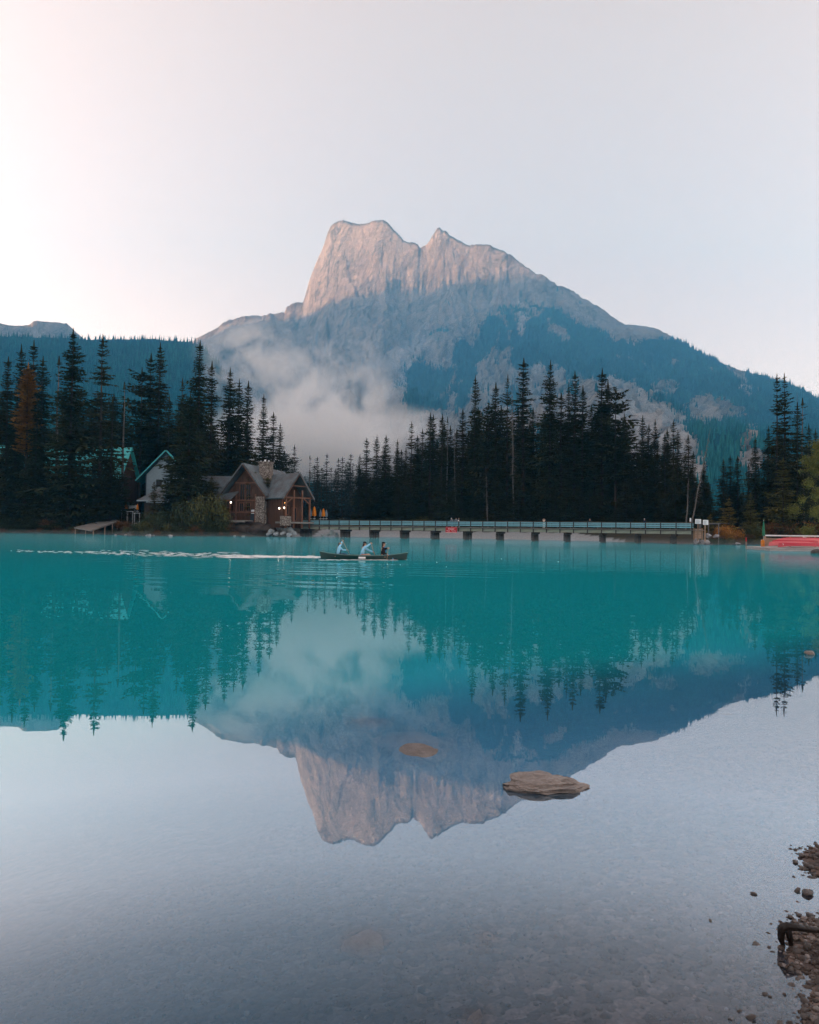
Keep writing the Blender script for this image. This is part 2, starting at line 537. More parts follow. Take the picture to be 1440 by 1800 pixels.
for p in SCREE:
    sm = np.maximum(sm, inpoly(qx, qy, p) * 1.0)
def blur(a, it=2):
    a = a.reshape(shp)
    for _ in range(it):
        a = (a + np.roll(a, 1, 0) + np.roll(a, -1, 0) + np.roll(a, 1, 1) + np.roll(a, -1, 1)) / 5
    return a.reshape(-1)
fm = blur(fm, 5); sm = blur(sm, 4)
attr(me, 'forest', fm); attr(me, 'scree', sm)
link('mountain', me, kind='structure')

def forest_cones(name, V, mask, n, hmin, hmax, rw, mat, seed, label_kind='stuff'):
    rng = np.random.default_rng(seed)
    idx = rng.choice(np.nonzero(mask)[0], n)
    P = V[idx] + np.stack([rng.uniform(-6, 6, n), rng.uniform(-6, 6, n), np.zeros(n)], -1)
    h = rng.uniform(hmin, hmax, n) * rng.uniform(0.6, 1.1, n)
    r = h * rw * rng.uniform(0.7, 1.3, n)
    a0 = rng.uniform(0, 6.28, n)
    vs = [P + np.stack([0 * h, 0 * h, h], -1)]
    for k in range(5):
        a = a0 + k * 2 * math.pi / 5
        vs.append(P + np.stack([r * np.cos(a), r * np.sin(a), -3 + 0 * h], -1))
    VV = np.stack(vs, 1).reshape(-1, 3)
    b = (np.arange(n) * 6)[:, None]
    Fc = np.concatenate([np.concatenate([b, b + 1 + k, b + 1 + (k + 1) % 5], 1) for k in range(5)], 0)
    o = link(name, mesh_np(name, VV, Fc, mat))
    o['kind'] = 'stuff'
    return o

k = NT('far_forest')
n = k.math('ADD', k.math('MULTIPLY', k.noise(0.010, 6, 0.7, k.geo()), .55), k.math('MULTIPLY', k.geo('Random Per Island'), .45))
fc_ = k.mix(k.ramp(k.noise(0.0035, 5, 0.65, k.scale(k.geo(), (1, 1, .5))), [(.42, 0.0), (.62, 1.0)]), k.ramp(n, [(0.22, (0.004, 0.042, 0.066)), (0.7, (0.015, 0.125, 0.175))]), k.ramp(n, [(0.22, (0.010, 0.060, 0.064)), (0.7, (0.030, 0.165, 0.170))]))  # tree cones carry the same haze blue in their colour
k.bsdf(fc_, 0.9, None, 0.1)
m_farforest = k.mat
vis = (S < 0.995) & (ppx > 690) & (ppx < 1500)
edge_ = np.zeros(len(V))
for q_ in range(1):
    edge_ = blur(blur(fm, 14), 14)
forest_cones('scattered_mountain_trees', V, vis & (fm < 0.5) & (edge_ > 0.12) & (vnoise(ppx / 9, ppy / 9, 5) > .45), 3500, 5, 12, 0.16, m_farforest, 15)
forest_cones('mountain_forest', V, vis & (fm + .8 * fbm(ppx / 9, ppy / 14, 4, 333) > 0.42), 30000, 7, 17, 0.16, m_farforest, 5)

SKY_LEFT = [(-160, 592), (0, 591), (40, 592), (90, 594), (130, 595), (160, 597), (200, 596), (230, 597), (270, 596), (300, 599), (330, 601), (352, 606), (385, 640), (420, 690), (460, 740), (500, 785), (540, 815), (600, 840), (660, 860), (720, 870)]
me, V, S, shp = make_range('forested_ridge', SKY_LEFT, -160, 720, 420, 160, interp([(-160, 1900), (330, 1700), (720, 1150)]), interp([(-160, 420), (720, 520)]), lambda x: x * 0, m_mount, 0.6, 0.5, 21)
attr(me, 'forest', np.ones(len(V))); attr(me, 'scree', np.zeros(len(V)))
link('forested_ridge', me, kind='structure')
lx, ly = proj(V)
forest_cones('ridge_forest', V, (S < 1.01) & (lx > -20) & (lx < 640), 20000, 8, 17, 0.15, m_farforest, 6)

SKY_ROCKY = [(-160, 580), (-60, 575), (0, 568), (20, 572), (40, 573), (53, 570), (58, 565), (65, 563), (85, 566), (105, 567), (118, 569), (125, 575), (135, 585), (145, 593), (170, 610), (230, 640)]
me, V, S, shp = make_range('rocky_hill', SKY_ROCKY, -160, 230, 220, 110, lambda x: x * 0 + 3750, lambda x: x * 0 + 2300, lambda x: x * 0 + 0.6, m_mount, 0.5, 0.7, 31)
attr(me, 'forest', np.zeros(len(V))); attr(me, 'scree', np.zeros(len(V)))
link('rocky_hill', me, kind='structure')

# added unseen range, its crest shaped to shade the lake and lower slopes
SH = Vector((SUN_DIR.x, SUN_DIR.y)).normalized(); PH = Vector((SH.y, -SH.x))
uu = np.linspace(-2600, 3900, 240); vv = np.linspace(-1, 1, 41)
_pts = []
for qx_, qy_ in [(350, 585), (480, 560), (600, 546), (740, 518), (850, 492), (960, 466)]:
    M = at(qx_, qy_, float(main_D(qx_)) - 60)
    u_ = M.x * PH.x + M.y * PH.y
    _pts.append((u_, M.z + (3000 - (M.x * SH.x + M.y * SH.y)) * math.tan(R(SUN_EL))))
_pts.sort()
_pts = [(-2600, 500), (-1500, 1300), (-600, 1430), (_pts[0][0] - 500, _pts[0][1] + 160)] + _pts + [(_pts[-1][0] + 180, _pts[-1][1] - 250), (_pts[-1][0] + 330, 500), (5000, 250)]
crest = np.interp(uu, [p[0] for p in _pts], [p[1] for p in _pts])
crest = crest + fbm(uu / 90, uu * 0, 4, 70) * 16
UU, VV2 = np.meshgrid(uu, vv, indexing='ij')
T = 3000 + VV2 * 1300
Zs = crest[:, None] * (1 - np.abs(VV2)) ** 1.15 + fbm(UU / 200, T / 200, 5, 71) * 60 * np.abs(VV2) * (1 - np.abs(VV2)) * 3
Vs = np.stack([SH.x * T + PH.x * UU, SH.y * T + PH.y * UU, Zs], -1).reshape(-1, 3)
me = mesh_np('added_shade_range', Vs, gridfaces(len(uu), len(vv)), m_mount, True)
attr(me, 'forest', (sstep(900, 500, Zs)).reshape(-1)); attr(me, 'scree', np.zeros(len(Vs)))
link('added_shade_range', me, kind='structure')

# ------------------------------------------------------------------ lake shape and ground
far_shore = [(-250, 934), (-60, 935), (0, 936), (60, 937), (130, 938), (170, 938.5), (215, 939.5), (235, 941), (260, 942), (330, 942), (400, 942.5), (480, 943), (512, 943.5)]
LAKE = [tuple(on(a, b).xy) for a, b in far_shore]
LAKE += [(-25, 160), (-18, 168), (-2, 167), (12, 160), (26, 151), (39, 142), (47, 131), (46.5, 121)]
LAKE += [tuple(on(a, b).xy) for a, b in [(1222, 956.5), (1245, 957), (1300, 956.5), (1350, 956.5), (1440, 957.5)]]
LAKE += [(90, 125), (110, 90), (95, 50), (50, 22), (20, 11.2), (8, 6.9), (4.6, 5.5), (3.0, 4.6), (2.3, 4.0), (1.8, 3.4), (1.42, 2.75), (1.1, 2.1), (0.6, 1.2), (-1.0, 0.35), (-5, -1.0), (-30, -6), (-90, 5), (-150, 40), (-190, 90)]

def shore_dist(x, y):
    d = polydist(x, y, LAKE)
    return np.where(inpoly(x, y, LAKE), -d, d)

def depth_of(sd):
    w = np.maximum(-sd, 0)
    return np.minimum(0.085 * w + 0.016 * w * w, 7.0)

def ground_z(x, y):
    x = np.asarray(x, float); y = np.asarray(y, float)
    sd = shore_dist(x, y)
    r = np.hypot(x, y)
    far = sstep(30, 90, y)
    H = 0.9 * (1 - far) + far * (1.9 + 0.9 * sstep(-20, -34, x))
    land = np.maximum(sd, 0)
    z = np.where(far > .5, H * (1 - np.exp(-land / 3.6)) + 0.05 * np.minimum(land, 1), H * (1 - np.exp(-(land / 2.6) ** 1.7)) + .035 * np.minimum(land, 1))
    z = z + np.maximum(land - 40, 0) * 0.02 * far
    z = z + fbm(x / 1.3, y / 1.3, 4, 11) * np.clip(sd * 0.06 + 0.02, 0.02, 0.22) * (r < 400)
    z = z + fbm(x / 0.45, y / 0.45, 4, 12) * 0.05 * (r < 14) * (sd < 2.5)
    return np.where(sd > 0, z, z * 0 - depth_of(sd) + fbm(x / 1.3, y / 1.3, 4, 11) * 0.02 + fbm(x / 0.45, y / 0.45, 4, 12) * 0.05 * (r < 14) * np.exp(np.minimum(sd, 0) * 1.5))

def gz(x, y):
    return float(ground_z(np.array([x]), np.array([y]))[0])

rings = np.concatenate([np.geomspace(0.25, 20, 170), np.linspace(20, 90, 70)[1:], np.linspace(90, 250, 130)[1:], np.geomspace(250, 3990, 30)[1:]])
ang = np.concatenate([np.linspace(-180, -38, 60)[:-1], np.linspace(-38, 40, 380)[:-1], np.linspace(40, 180, 60)[:-1]])
A = np.radians(ang)
def polar(rings, A):
    X = rings[:, None] * np.sin(A)[None, :]; Y = rings[:, None] * np.cos(A)[None, :]
    return X, Y
X, Y = polar(rings, A)
Zg = ground_z(X.ravel(), Y.ravel())
sdg = shore_dist(X.ravel(), Y.ravel())
k = NT('ground')
P = k.geo()
peb = k.n('ShaderNodeTexVoronoi'); peb.inputs['Scale'].default_value = 17.0
pw = k.noise(9.0, 3, 0.6, P, 'Color')
k.l(k.mix(0.05, P, pw, 'ADD'), peb.inputs['Vector'])
peb2 = k.vor(70.0, P, 'Color')
sep = k.n('ShaderNodeSeparateColor'); k.l(peb.outputs['Color'], sep.inputs[0])
sep2 = k.n('ShaderNodeSeparateColor'); k.l(peb2, sep2.inputs[0])
cv = k.math('ADD', k.math('MULTIPLY', sep.outputs[0], 0.40), k.math('ADD', k.math('MULTIPLY', sep2.outputs[0], 0.2), k.math('MULTIPLY', k.noise(2.6, 5, 0.62, P), 0.5)))
stones = k.ramp(cv, [(0.12, (0.014, 0.012, 0.013)), (0.42, (0.060, 0.046, 0.042)), (0.66, (0.135, 0.098, 0.084)), (0.92, (0.26, 0.20, 0.175))])
stones = k.mix(k.ramp(k.noise(1.3, 4, 0.6, P), [(0.4, 0.0), (0.7, 0.75)]), stones, (0.05, 0.043, 0.042))
soil = k.ramp(k.noise(0.7, 6, 0.65, P), [(0.3, (0.014, 0.012, 0.008)), (0.55, (0.028, 0.026, 0.013)), (0.75, (0.055, 0.043, 0.022))])
gravel = k.ramp(k.noise(4, 6, 0.7, P), [(0.3, (0.17, 0.185, 0.195)), (0.7, (0.36, 0.38, 0.39))])
col = k.mix(k.attr('soil'), stones, soil)
col = k.mix(k.attr('gravel'), col, gravel)
h = k.math('ADD', k.math('MULTIPLY', peb.outputs['Distance'], -1.0), k.math('MULTIPLY', k.noise(40, 4, 0.6, P), 0.3))
k.bsdf(col, 0.75, k.bump(h, 0.02, 0.9), 0.35)
m_ground = k.mat
me = mesh_np('ground', np.stack([X.ravel(), Y.ravel(), Zg], -1), gridfaces(len(rings), len(A), True), m_ground, True)
gx, gy = X.ravel(), Y.ravel()
soil_m = sstep(20, 60, np.hypot(gx, gy)) * sstep(-0.5, 0.8, sdg)
attr(me, 'soil', soil_m)
path_poly = [(-48, 152.5), (-24.5, 151), (-20, 158), (-26, 164), (-36, 158), (-47, 157)]
gm = np.maximum(inpoly(gx, gy, path_poly) * 1.0, (inpoly(gx, gy, [(-22, 156), (34, 128), (41, 140), (30, 158), (8, 172), (-20, 178)]) * (sdg < 5.5) * (sdg > -3)))
attr(me, 'gravel', gm)
link('ground', me, kind='structure')

# ------------------------------------------------------------------ water
rw = np.concatenate([np.geomspace(0.3, 22, 170), np.linspace(22, 75, 220)[1:], np.linspace(75, 260, 90)[1:]])
aw = np.radians(np.concatenate([np.linspace(-180, -36, 40)[:-1], np.linspace(-36, 36, 400)[:-1], np.linspace(36, 180, 40)[:-1]]))
X, Y = polar(rw, aw)
wx, wy = X.ravel(), Y.ravel()
sdw = shore_dist(wx, wy)
CANOE = on(640, 984)
# wave trains thrown off by the canoe: long low crests that run out towards the camera
tr = np.zeros(len(wx))
for (cx, cyy, ax, ay, lam, ph, am) in [(-4.0, 33, 7.5, 8.5, 1.5, 0.0, 0.010), (2.0, 37, 8, 4.5, 1.1, 1.0, 0.008), (-3, 26, 6, 5, 1.9, 2.0, 0.007), (-12, 38, 9, 3, 1.3, 0.4, 0.006)]:
    env = np.exp(-((wx - cx) / ax) ** 2 - ((wy - cyy) / ay) ** 2)
    ww = wy + 0.22 * (wx - cx) + 0.35 * fbm(wx / 6, wy / 2.5, 3, 41)
    tr += am * env * np.sin(2 * math.pi * ww / lam + ph)
k = NT('lake_water')
P = k.geo()
murk = k.attr('murk')
chop = k.attr('chop')
h1 = k.noise(1.6, 3, 0.55, k.scale(P, (0.5, 1, 1)))
h2 = k.noise(7.0, 2, 0.5, k.scale(P, (0.6, 1, 1)))
hn = k.math('ADD', k.math('MULTIPLY', h1, k.math('ADD', 0.0005, k.math('MULTIPLY', chop, 0.010))), k.math('MULTIPLY', h2, k.math('ADD', 0.00002, k.math('MULTIPLY', chop, 0.0012))))
nm = k.bump(hn, 1.0, 1.0)
lw = k.n('ShaderNodeLayerWeight'); lw.inputs['Blend'].default_value = 0.5
k.l(nm, lw.inputs['Normal'])
# Facing = 1 at grazing angles
refl = k.ramp(lw.outputs['Facing'], [(0.0, 0.03), (0.40, 0.04), (0.46, 0.07), (0.53, 0.20), (0.60, 0.45), (0.69, 0.60), (0.80, 0.48), (0.94, 0.48), (1.0, 0.68)])
body = k.n('ShaderNodeBsdfDiffuse')
bc = k.mix(k.ramp(murk, [(0.25, 0.0), (0.95, 1.0)]), (0.003, 0.27, 0.36), k.mix(k.noise(0.08, 3, 0.5, P), (0.004, 0.30, 0.35), (0.010, 0.37, 0.42)))
k.l(bc, body.inputs['Color'])
tr_b = k.n('ShaderNodeBsdfTransparent'); tr_b.inputs['Color'].default_value = (0.74, 0.82, 0.93, 1)
siltb = k.n('ShaderNodeBsdfDiffuse'); siltb.inputs['Color'].default_value = (0.035, 0.135, 0.225, 1)
clear = k.n('ShaderNodeMixShader'); k.l(k.attr('silt'), clear.inputs[0]); k.l(tr_b.outputs[0], clear.inputs[1]); k.l(siltb.outputs[0], clear.inputs[2])
under = k.n('ShaderNodeMixShader'); k.l(murk, under.inputs[0]); k.l(clear.outputs[0], under.inputs[1]); k.l(body.outputs[0], under.inputs[2])
gl = k.n('ShaderNodeBsdfGlossy'); gl.inputs['Color'].default_value = (0.82, 0.91, 1, 1)
k.l(k.math('ADD', 0.0, k.math('MULTIPLY', chop, 0.05)), gl.inputs['Roughness']); k.l(nm, gl.inputs['Normal'])
ms = k.n('ShaderNodeMixShader'); k.l(refl, ms.inputs[0]); k.l(under.outputs[0], ms.inputs[1]); k.l(gl.outputs[0], ms.inputs[2])
k.l(ms.outputs[0], k.out.inputs['Surface'])
m_water = k.mat
me = mesh_np('lake_water', np.stack([wx, wy, tr], -1), gridfaces(len(rw), len(aw), True), m_water, True)
mk = sstep(2.5, 5.6, -sdw * (1 - .4 * sstep(2, 13, wx) * sstep(45, 20, wy)) + fbm(wx / 3, wy / 3, 3, 44) * 0.5)
attr(me, 'murk', 0.97 * mk)
silt = 0.50 * sstep(0.2, 2.4, -sdw)
SHALLOW = [(737, 1322, .25), (724, 1302, .27), (652, 1268, .22), (642, 1652, .11), (858, 1650, .07), (986, 1627, .07), (1168, 1622, .06), (1128, 1746, .07), (838, 1790, .07)]     # the water is thin over the tops of the drowned rocks
thin = np.ones(len(wx))
for a_, b_, s_ in SHALLOW:
    q_ = on(a_, b_); thin *= 1 - .9 * np.exp(-(((wx - q_.x) / s_) ** 2 + ((wy - q_.y) / (s_ * .8)) ** 2) ** 2)
attr(me, 'silt', silt * thin)
me.attributes['murk'].data.foreach_set('value', (0.97 * mk * thin).astype(np.float32))
attr(me, 'chop', np.clip(sstep(14, 45, wy) * (0.75 + 0.6 * fbm(wx / 16, wy / 22, 3, 45)), 0, 1.3))
link('lake_water', me, kind='structure')

# ------------------------------------------------------------------ conifers
def needle_material(name, dark, light, warm):
    k = NT(name)
    n = k.noise(0.9, 4, 0.65, k.geo())
    c = k.ramp(n, [(0.32, dark), (0.68, light)])
    c = k.mix(k.math('MULTIPLY', k.rand(), 0.55), c, warm)
    b = k.bsdf(c, 0.85, None, 0.15)
    return k.mat
m_needle = needle_material('spruce_needles', (0.022, 0.030, 0.014), (0.056, 0.066, 0.030), (0.055, 0.048, 0.022))
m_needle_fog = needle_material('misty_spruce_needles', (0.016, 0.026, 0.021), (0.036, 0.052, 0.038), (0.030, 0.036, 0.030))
m_needle_gold = needle_material('golden_needles', (0.10, 0.08, 0.022), (0.24, 0.18, 0.05), (0.20, 0.13, 0.04))
m_needle_olive = needle_material('olive_needles', (0.065, 0.062, 0.018), (0.15, 0.135, 0.042), (0.10, 0.085, 0.025))
m_needle_orange = needle_material('rusty_needles', (0.17, 0.080, 0.020), (0.36, 0.19, 0.045), (0.24, 0.12, 0.03))
m_bark = basic('spruce_bark', (0.055, 0.044, 0.038), 0.9, 0.35, 2.0, aniso=(3, 3, 0.4))
m_deadwood = basic('grey_dead_wood', (0.13, 0.115, 0.105), 0.85, 0.3, 2.0, aniso=(3, 3, 0.4))

def conifer(seed, height=36, rad=2.8, whorls=85, per=5, bare=0.06, gap=0.0, shape=0.85, droop=0.35, wisp=0.0, lop=0.3, bottom=0.25, dens=1.0):
    """crown arrays (V, F) and trunk MB of one spruce, real size in metres, base at 0"""
    rng = np.random.default_rng(seed)
    V = []; Fc = []
    hs = bare + (1 - bare) * (np.linspace(0, 1, whorls) ** 0.95)
    phase = rng.uniform(0, 10, 3)
    for w, h in enumerate(hs):
        if h > 0.962:
            continue
        z = h * height + rng.uniform(-.2, .2)
        prof = (1 - h) ** shape
        if h < bare + bottom:
            prof *= 0.65 + 0.35 * (h - bare) / bottom
        lump = 1 + 0.22 * math.sin(h * 31 + phase[0]) + 0.15 * math.sin(h * 57 + phase[1])
        if rng.random() < gap:
            continue
        npb = per + rng.integers(-1, 2)
        a0 = rng.uniform(0, 6.28)
        for b in range(npb):
            a = a0 + b * 6.283 / npb + rng.uniform(-.35, .35)
            side = 1 + lop * math.sin(a + phase[2]) * 0.6
            L = (rad * prof * lump * side + 0.14) * rng.uniform(0.55, 1.15)
            if wisp and rng.random() < wisp:
                L *= 0.35
            e0 = (0.35 if h > 0.8 else 0.0) - droop * (1.2 - h) + rng.uniform(-.18, .18)
            ca, sa = math.cos(a), math.sin(a)
            d = np.array([ca, sa, e0]); sd = np.array([-sa, ca, 0])
            nseg = 3 if L < 1.0 else 4
            base = np.array([0, 0, z])
            for q in range(nseg):
                t = (q + 0.55) / nseg
                p = base + d * L * t + np.array([0, 0, 0.16 * L * t * t])     # tips turn up
                tw = L * (0.50 - 0.30 * t) * rng.uniform(.7, 1.25) + 0.10
                wd = 0.30 * tw + 0.08
                for sgn in (-1, 1):
                    if rng.random() > dens:
                        continue
                    td = d * 0.75 + sd * sgn * rng.uniform(.6, 1.0) + np.array([0, 0, rng.uniform(-.45, .05)])
                    tip = p + td * tw
                    n0 = np.array([ca * wd * .5, sa * wd * .5, rng.uniform(-.3, .3) * wd])
                    i = len(V)
                    V += [p - n0, p + n0, tip + n0 * .25, tip - n0 * .25]
                    Fc.append((i, i + 1, i + 2, i + 3))
                if rng.random() < 0.75 * dens:                                # hanging sprays
                    i = len(V)
                    hp = p + np.array([0, 0, -tw * rng.uniform(.35, .75)])
                    V += [p - d * wd * .7, p + d * wd * .7, hp + d * wd * .35, hp - d * wd * .2]
                    Fc.append((i, i + 1, i + 2, i + 3))
            i = len(V)                                                         # the tip
            p1 = base + d * L * 0.8 + np.array([0, 0, .12 * L]); p2 = base + d * L * 1.05 + np.array([0, 0, .2 * L])
            V += [p1 - sd * .13, p1 + sd * .13, p2 + sd * .05, p2 - sd * .05]; Fc.append((i, i + 1, i + 2, i + 3))
    # leader
    i = len(V)
    for s in ((.16, 0), (0, .16), (.11, .11)):
        i = len(V)
        V += [np.array([-s[0], -s[1], height * .945]), np.array([s[0], s[1], height * .945]), np.array([s[0] * .2, s[1] * .2, height * 1.0]), np.array([-s[0] * .2, -s[1] * .2, height * 1.0])]
        Fc.append((i, i + 1, i + 2, i + 3))
    tb = MB()
    r0 = height * 0.0075
    pts = [(0, 0, -0.6)] + [(0.05 * math.sin(q + seed), 0.05 * math.cos(q * 1.7 + seed), height * q / 6.0) for q in range(1, 6)] + [(0, 0, height * .985)]
    tb.tube(pts, [r0 * 1.15] + [r0 * (1 - q / 6.3) for q in range(1, 6)] + [r0 * .06], 7)
    # dead twigs on the bare lower trunk
    for q in range(14):
        h = rng.uniform(0.04, max(bare, 0.1) + .15) * height; a = rng.uniform(0, 6.28); L = rng.uniform(.3, .9) * min(1.2, rad * .5)
        tb.cyl((0, 0, h), (math.cos(a) * L, math.sin(a) * L, h - L * .35), 0.03, 0.01, 3)
    return np.array(V), np.array(Fc), tb

CON = {}
def proto(key, mat, bark, **kw):
    hgt = kw.get('height', 36)
    V, Fc, tb = conifer(**kw)
    me = mesh_np('crown', V, Fc, mat)
    CON[key] = (me, tb.mesh('trunk', bark, True), hgt, kw.get('rad', 2.8))

full = [('full', 1, 3.3), ('full2', 2, 3.0), ('full3', 3, 3.5)]
for nm_, sd_, rr in full:
    proto(nm_, m_needle, m_bark, seed=sd_, height=38, rad=rr, whorls=92, per=6, bare=0.04, shape=0.80, droop=0.38, wisp=0.12)
for nm_, sd_ in [('slim', 11), ('slim2', 12), ('slim3', 13)]:
    proto(nm_, m_needle, m_bark, seed=sd_, height=36, rad=2.0, whorls=92, per=5, bare=0.10, shape=0.62, droop=0.42, wisp=0.2, gap=0.05)
for nm_, sd_ in [('narrow', 21), ('narrow2', 22)]:
    proto(nm_, m_needle, m_bark, seed=sd_, height=36, rad=1.3, whorls=100, per=5, bare=0.10, shape=0.45, droop=0.5, wisp=0.2, gap=0.06)
for nm_, sd_ in [('sparse', 31), ('sparse2', 32)]:
    proto(nm_, m_needle, m_bark, seed=sd_, height=38, rad=2.9, whorls=72, per=6, bare=0.05, shape=0.72, droop=0.34, wisp=0.25, gap=0.18, lop=0.5)
proto('thin', m_needle, m_deadwood, seed=41, height=30, rad=1.7, whorls=34, per=4, bare=0.12, shape=0.7, droop=0.25, gap=0.25, wisp=0.3, dens=0.45)
proto('pine', m_needle, m_bark, seed=51, height=32, rad=3.6, whorls=40, per=5, bare=0.36, shape=0.42, droop=-0.05, gap=0.1, wisp=0.1, bottom=.2)
proto('bushy', m_needle, m_bark, seed=52, height=32, rad=3.4, whorls=75, per=6, bare=0.10, shape=0.55, droop=0.15, wisp=0.1)
proto('young', m_needle, m_bark, seed=61, height=14, rad=2.2, whorls=42, per=6, bare=0.02, shape=0.85, droop=0.25)
proto('young2', m_needle, m_bark, seed=62, height=14, rad=2.0, whorls=38, per=6, bare=0.02, shape=0.8, droop=0.2, wisp=.15)
proto('gold', m_needle_gold, m_bark, seed=63, height=12, rad=2.0, whorls=30, per=5, bare=0.16, shape=0.8, droop=0.05, wisp=.15)
proto('olive', m_needle_olive, m_bark, seed=64, height=20, rad=3.4, whorls=48, per=6, bare=0.02, shape=0.85, droop=0.18, wisp=.12)
proto('olive2', m_needle_olive, m_bark, seed=66, height=12, rad=1.3, whorls=34, per=5, bare=0.22, shape=0.5, droop=0.2, wisp=.2)
proto('orange', m_needle_orange, m_bark, seed=65, height=34, rad=2.4, whorls=84, per=6, bare=0.45, shape=0.55, droop=0.1, wisp=.1)
for nm_, sd_ in [('fog', 71), ('fog2', 72), ('fog3', 73)]:
    proto(nm_, m_needle_fog, m_bark, seed=sd_, height=26, rad=1.9, whorls=44, per=5, bare=0.1, shape=0.6, droop=0.35, gap=0.08, wisp=.2, dens=.8)

_trng = random.Random(5)
TREES = []
def inland(px, top, Y, need=0.6):
    P = at(px, top, Y)
    for q in range(60):
        if float(shore_dist(np.array([P.x]), np.array([P.y]))[0]) > need:
            break
        Y += .6; P = at(px, top, Y)
    return P
def tree(px, top, Y, key, label, group, wide=1.0, name='spruce_tree', lean=0.0, base=None):
    P = inland(px, top, Y, 1.6)
    zb = gz(P.x, P.y) - 0.15
    h = P.z - zb
    cm, tm, h0, r0 = CON[key]
    t = thing(name, label, 'tree', (P.x, P.y, zb), _trng.uniform(0, 6.28), group)
    sz = h / h0
    sx = 1.78 * wide * (sz ** 0.6)
    t.scale = (sx, sx, sz)
    if lean:
        t.rotation_euler.y = lean
    link('crown', cm, t); link('trunk', tm, t)
    TREES.append((P.x, P.y))
    return t

def near(px, marks):
    return min(marks, key=lambda q: abs(q[0] - px))[1]
ML = [(10, 'the outermost broad spruce'), (50, 'the rusty orange conifer'), (100, 'the thin sparse-topped spruce'), (129, 'the tallest full spruce'), (181, 'the ragged layered spruce'), (219, 'the half dead thin conifer'), (270, 'the white gable house'), (350, 'the tall spruce by the lodge wing'), (421, 'the front gable of the lodge'), (464, 'the stone chimney'), (493, 'the last dark spruce by the mist')]
MB_ = [(640, 'its lodge end'), (679, 'the evenly tapered third spruce'), (724, 'the first ragged spruce'), (759, 'the close narrow pair'), (794, 'the red danger sign'), (836, 'the first tall tapered spruce'), (880, 'the pale dead trunk'), (921, 'the tallest narrow spruce'), (968, 'the tallest broad spruce'), (1011, 'the needle-shaped spruce'), (1040, 'the dip in the stand'), (1083, 'the spreading pine'), (1141, 'the two even spruces'), (1184, 'the open tiered spruce'), (1220, 'the leaning dead trunk')]
MR = [(1250, 'the white notice boards'), (1284, 'the low gap'), (1328, 'the first tapered boathouse spruce'), (1372, 'the twin tall tops'), (1411, 'the dead-topped spruce'), (1445, 'the leafy tree')]
MM = [(518, 'the lone taller grey conifer'), (552, 'the orange parasols'), (575, 'the pointed grey conifer'), (600, 'its middle'), (630, 'its far end')]
MS = [(560, 'the orange parasols'), (640, 'the canoe'), (720, 'the first ragged spruce'), (794, 'the red danger sign'), (870, 'the pale dead trunk'), (953, 'the cream-topped person'), (1035, 'the person in black'), (1132, 'the pale-capped person'), (1210, 'the leaning dead trunk')]
MW = [(5, 'the outermost spruce'), (50, 'the rusty orange conifer'), (110, 'the tallest full spruce'), (170, 'the old jetty'), (225, 'the shore path'), (270, 'the white gable house'), (320, 'the dark thicket'), (372, 'the fallen log'), (402, 'the brown rock ledge'), (1258, 'the notice boards'), (1282, 'the bright orange shrubs'), (1330, 'the end of the canoe dock')]
GL = 'conifers on the lodge side of the lake'
GB = 'conifers in the stand behind the bridge'
GR = 'conifers on the boathouse shore'
GM = 'small misty conifers beyond the lodge'
# (px, top, distance, kind, label, width)
left = [
    (15, 626, 158, 'full2', 'broad dark spruce at the outer end of the lodge side', 1.0),
    (38, 604, 166, 'slim', 'slim dark spruce just behind the rusty orange conifer, lower of the two', 1.0),
    (60, 597, 170, 'slim2', 'slim dark spruce behind the rusty orange conifer, higher of the two', 1.0),
    (76, 625, 160, 'full', 'dark spruce close beside the rusty orange conifer, towards the tallest spruce', .9),
    (104, 625, 168, 'thin', 'thin sparse-topped spruce close against the tallest spruce', 1.2),
    (129, 576, 154, 'full3', 'tallest full spruce near the old jetty, overtopping the rocky skyline', 1.05),
    (181, 588, 154, 'sparse', 'tall ragged spruce with open layered branches standing over the old jetty', 1.0),
    (198, 697, 156, 'slim3', 'shorter spruce tucked against the ragged layered spruce', .95),
    (219, 671, 164, 'thin', 'half dead thin conifer with bare level branches before the hazy ridge', 1.1),
    (250, 645, 182, 'pine', 'pine with a bushy crown on a long bare trunk behind the white gable', 1.0),
    (266, 620, 187, 'slim2', 'spruce in the trio behind the white gable, second in height', 1.2),
    (282, 601, 185, 'full', 'tallest spruce in the trio behind the white gable', .85),
    (298, 695, 181, 'slim', 'short spruce rising right behind the white gable house', 1.0),
    (321, 664, 152, 'sparse2', 'mid-height spruce leaning on the tall spruce by the stone lodge', .85),
    (352, 598, 156, 'full2', 'tall full spruce just before the stone lodge wing', 1.0),
    (373, 634, 170, 'slim3', 'spruce close behind the tall full spruce by the lodge wing', 1.1),
    (405, 646, 178, 'full3', 'broad spruce directly behind the front gable of the stone lodge', .95),
    (421, 665, 180, 'full', 'spruce behind the front gable peak, next to the broad one', .8),
    (437, 669, 182, 'slim', 'spruce behind the lodge just short of the chimney', 1.1),
    (464, 692, 184, 'full2', 'spruce rising straight above the stone chimney', .75),
    (481, 724, 186, 'slim2', 'small spruce behind the lodge ridge past the chimney', 1.1),
    (493, 742, 186, 'full', 'last dark spruce behind the lodge, next to the mist', .65),
]
for a in left:
    tree(*a[:5], GL, a[5])
tree(30, 690, 149, 'full2', 'lower dark spruce in front of the rusty orange conifer, outer side', GL, .8)
tree(66, 700, 149, 'full', 'lower dark spruce in front of the rusty orange conifer, inner side', GL, .8)
tree(50, 637, 153, 'orange', 'rusty orange conifer among the dark spruces', GL, 1.05, 'dying_spruce')
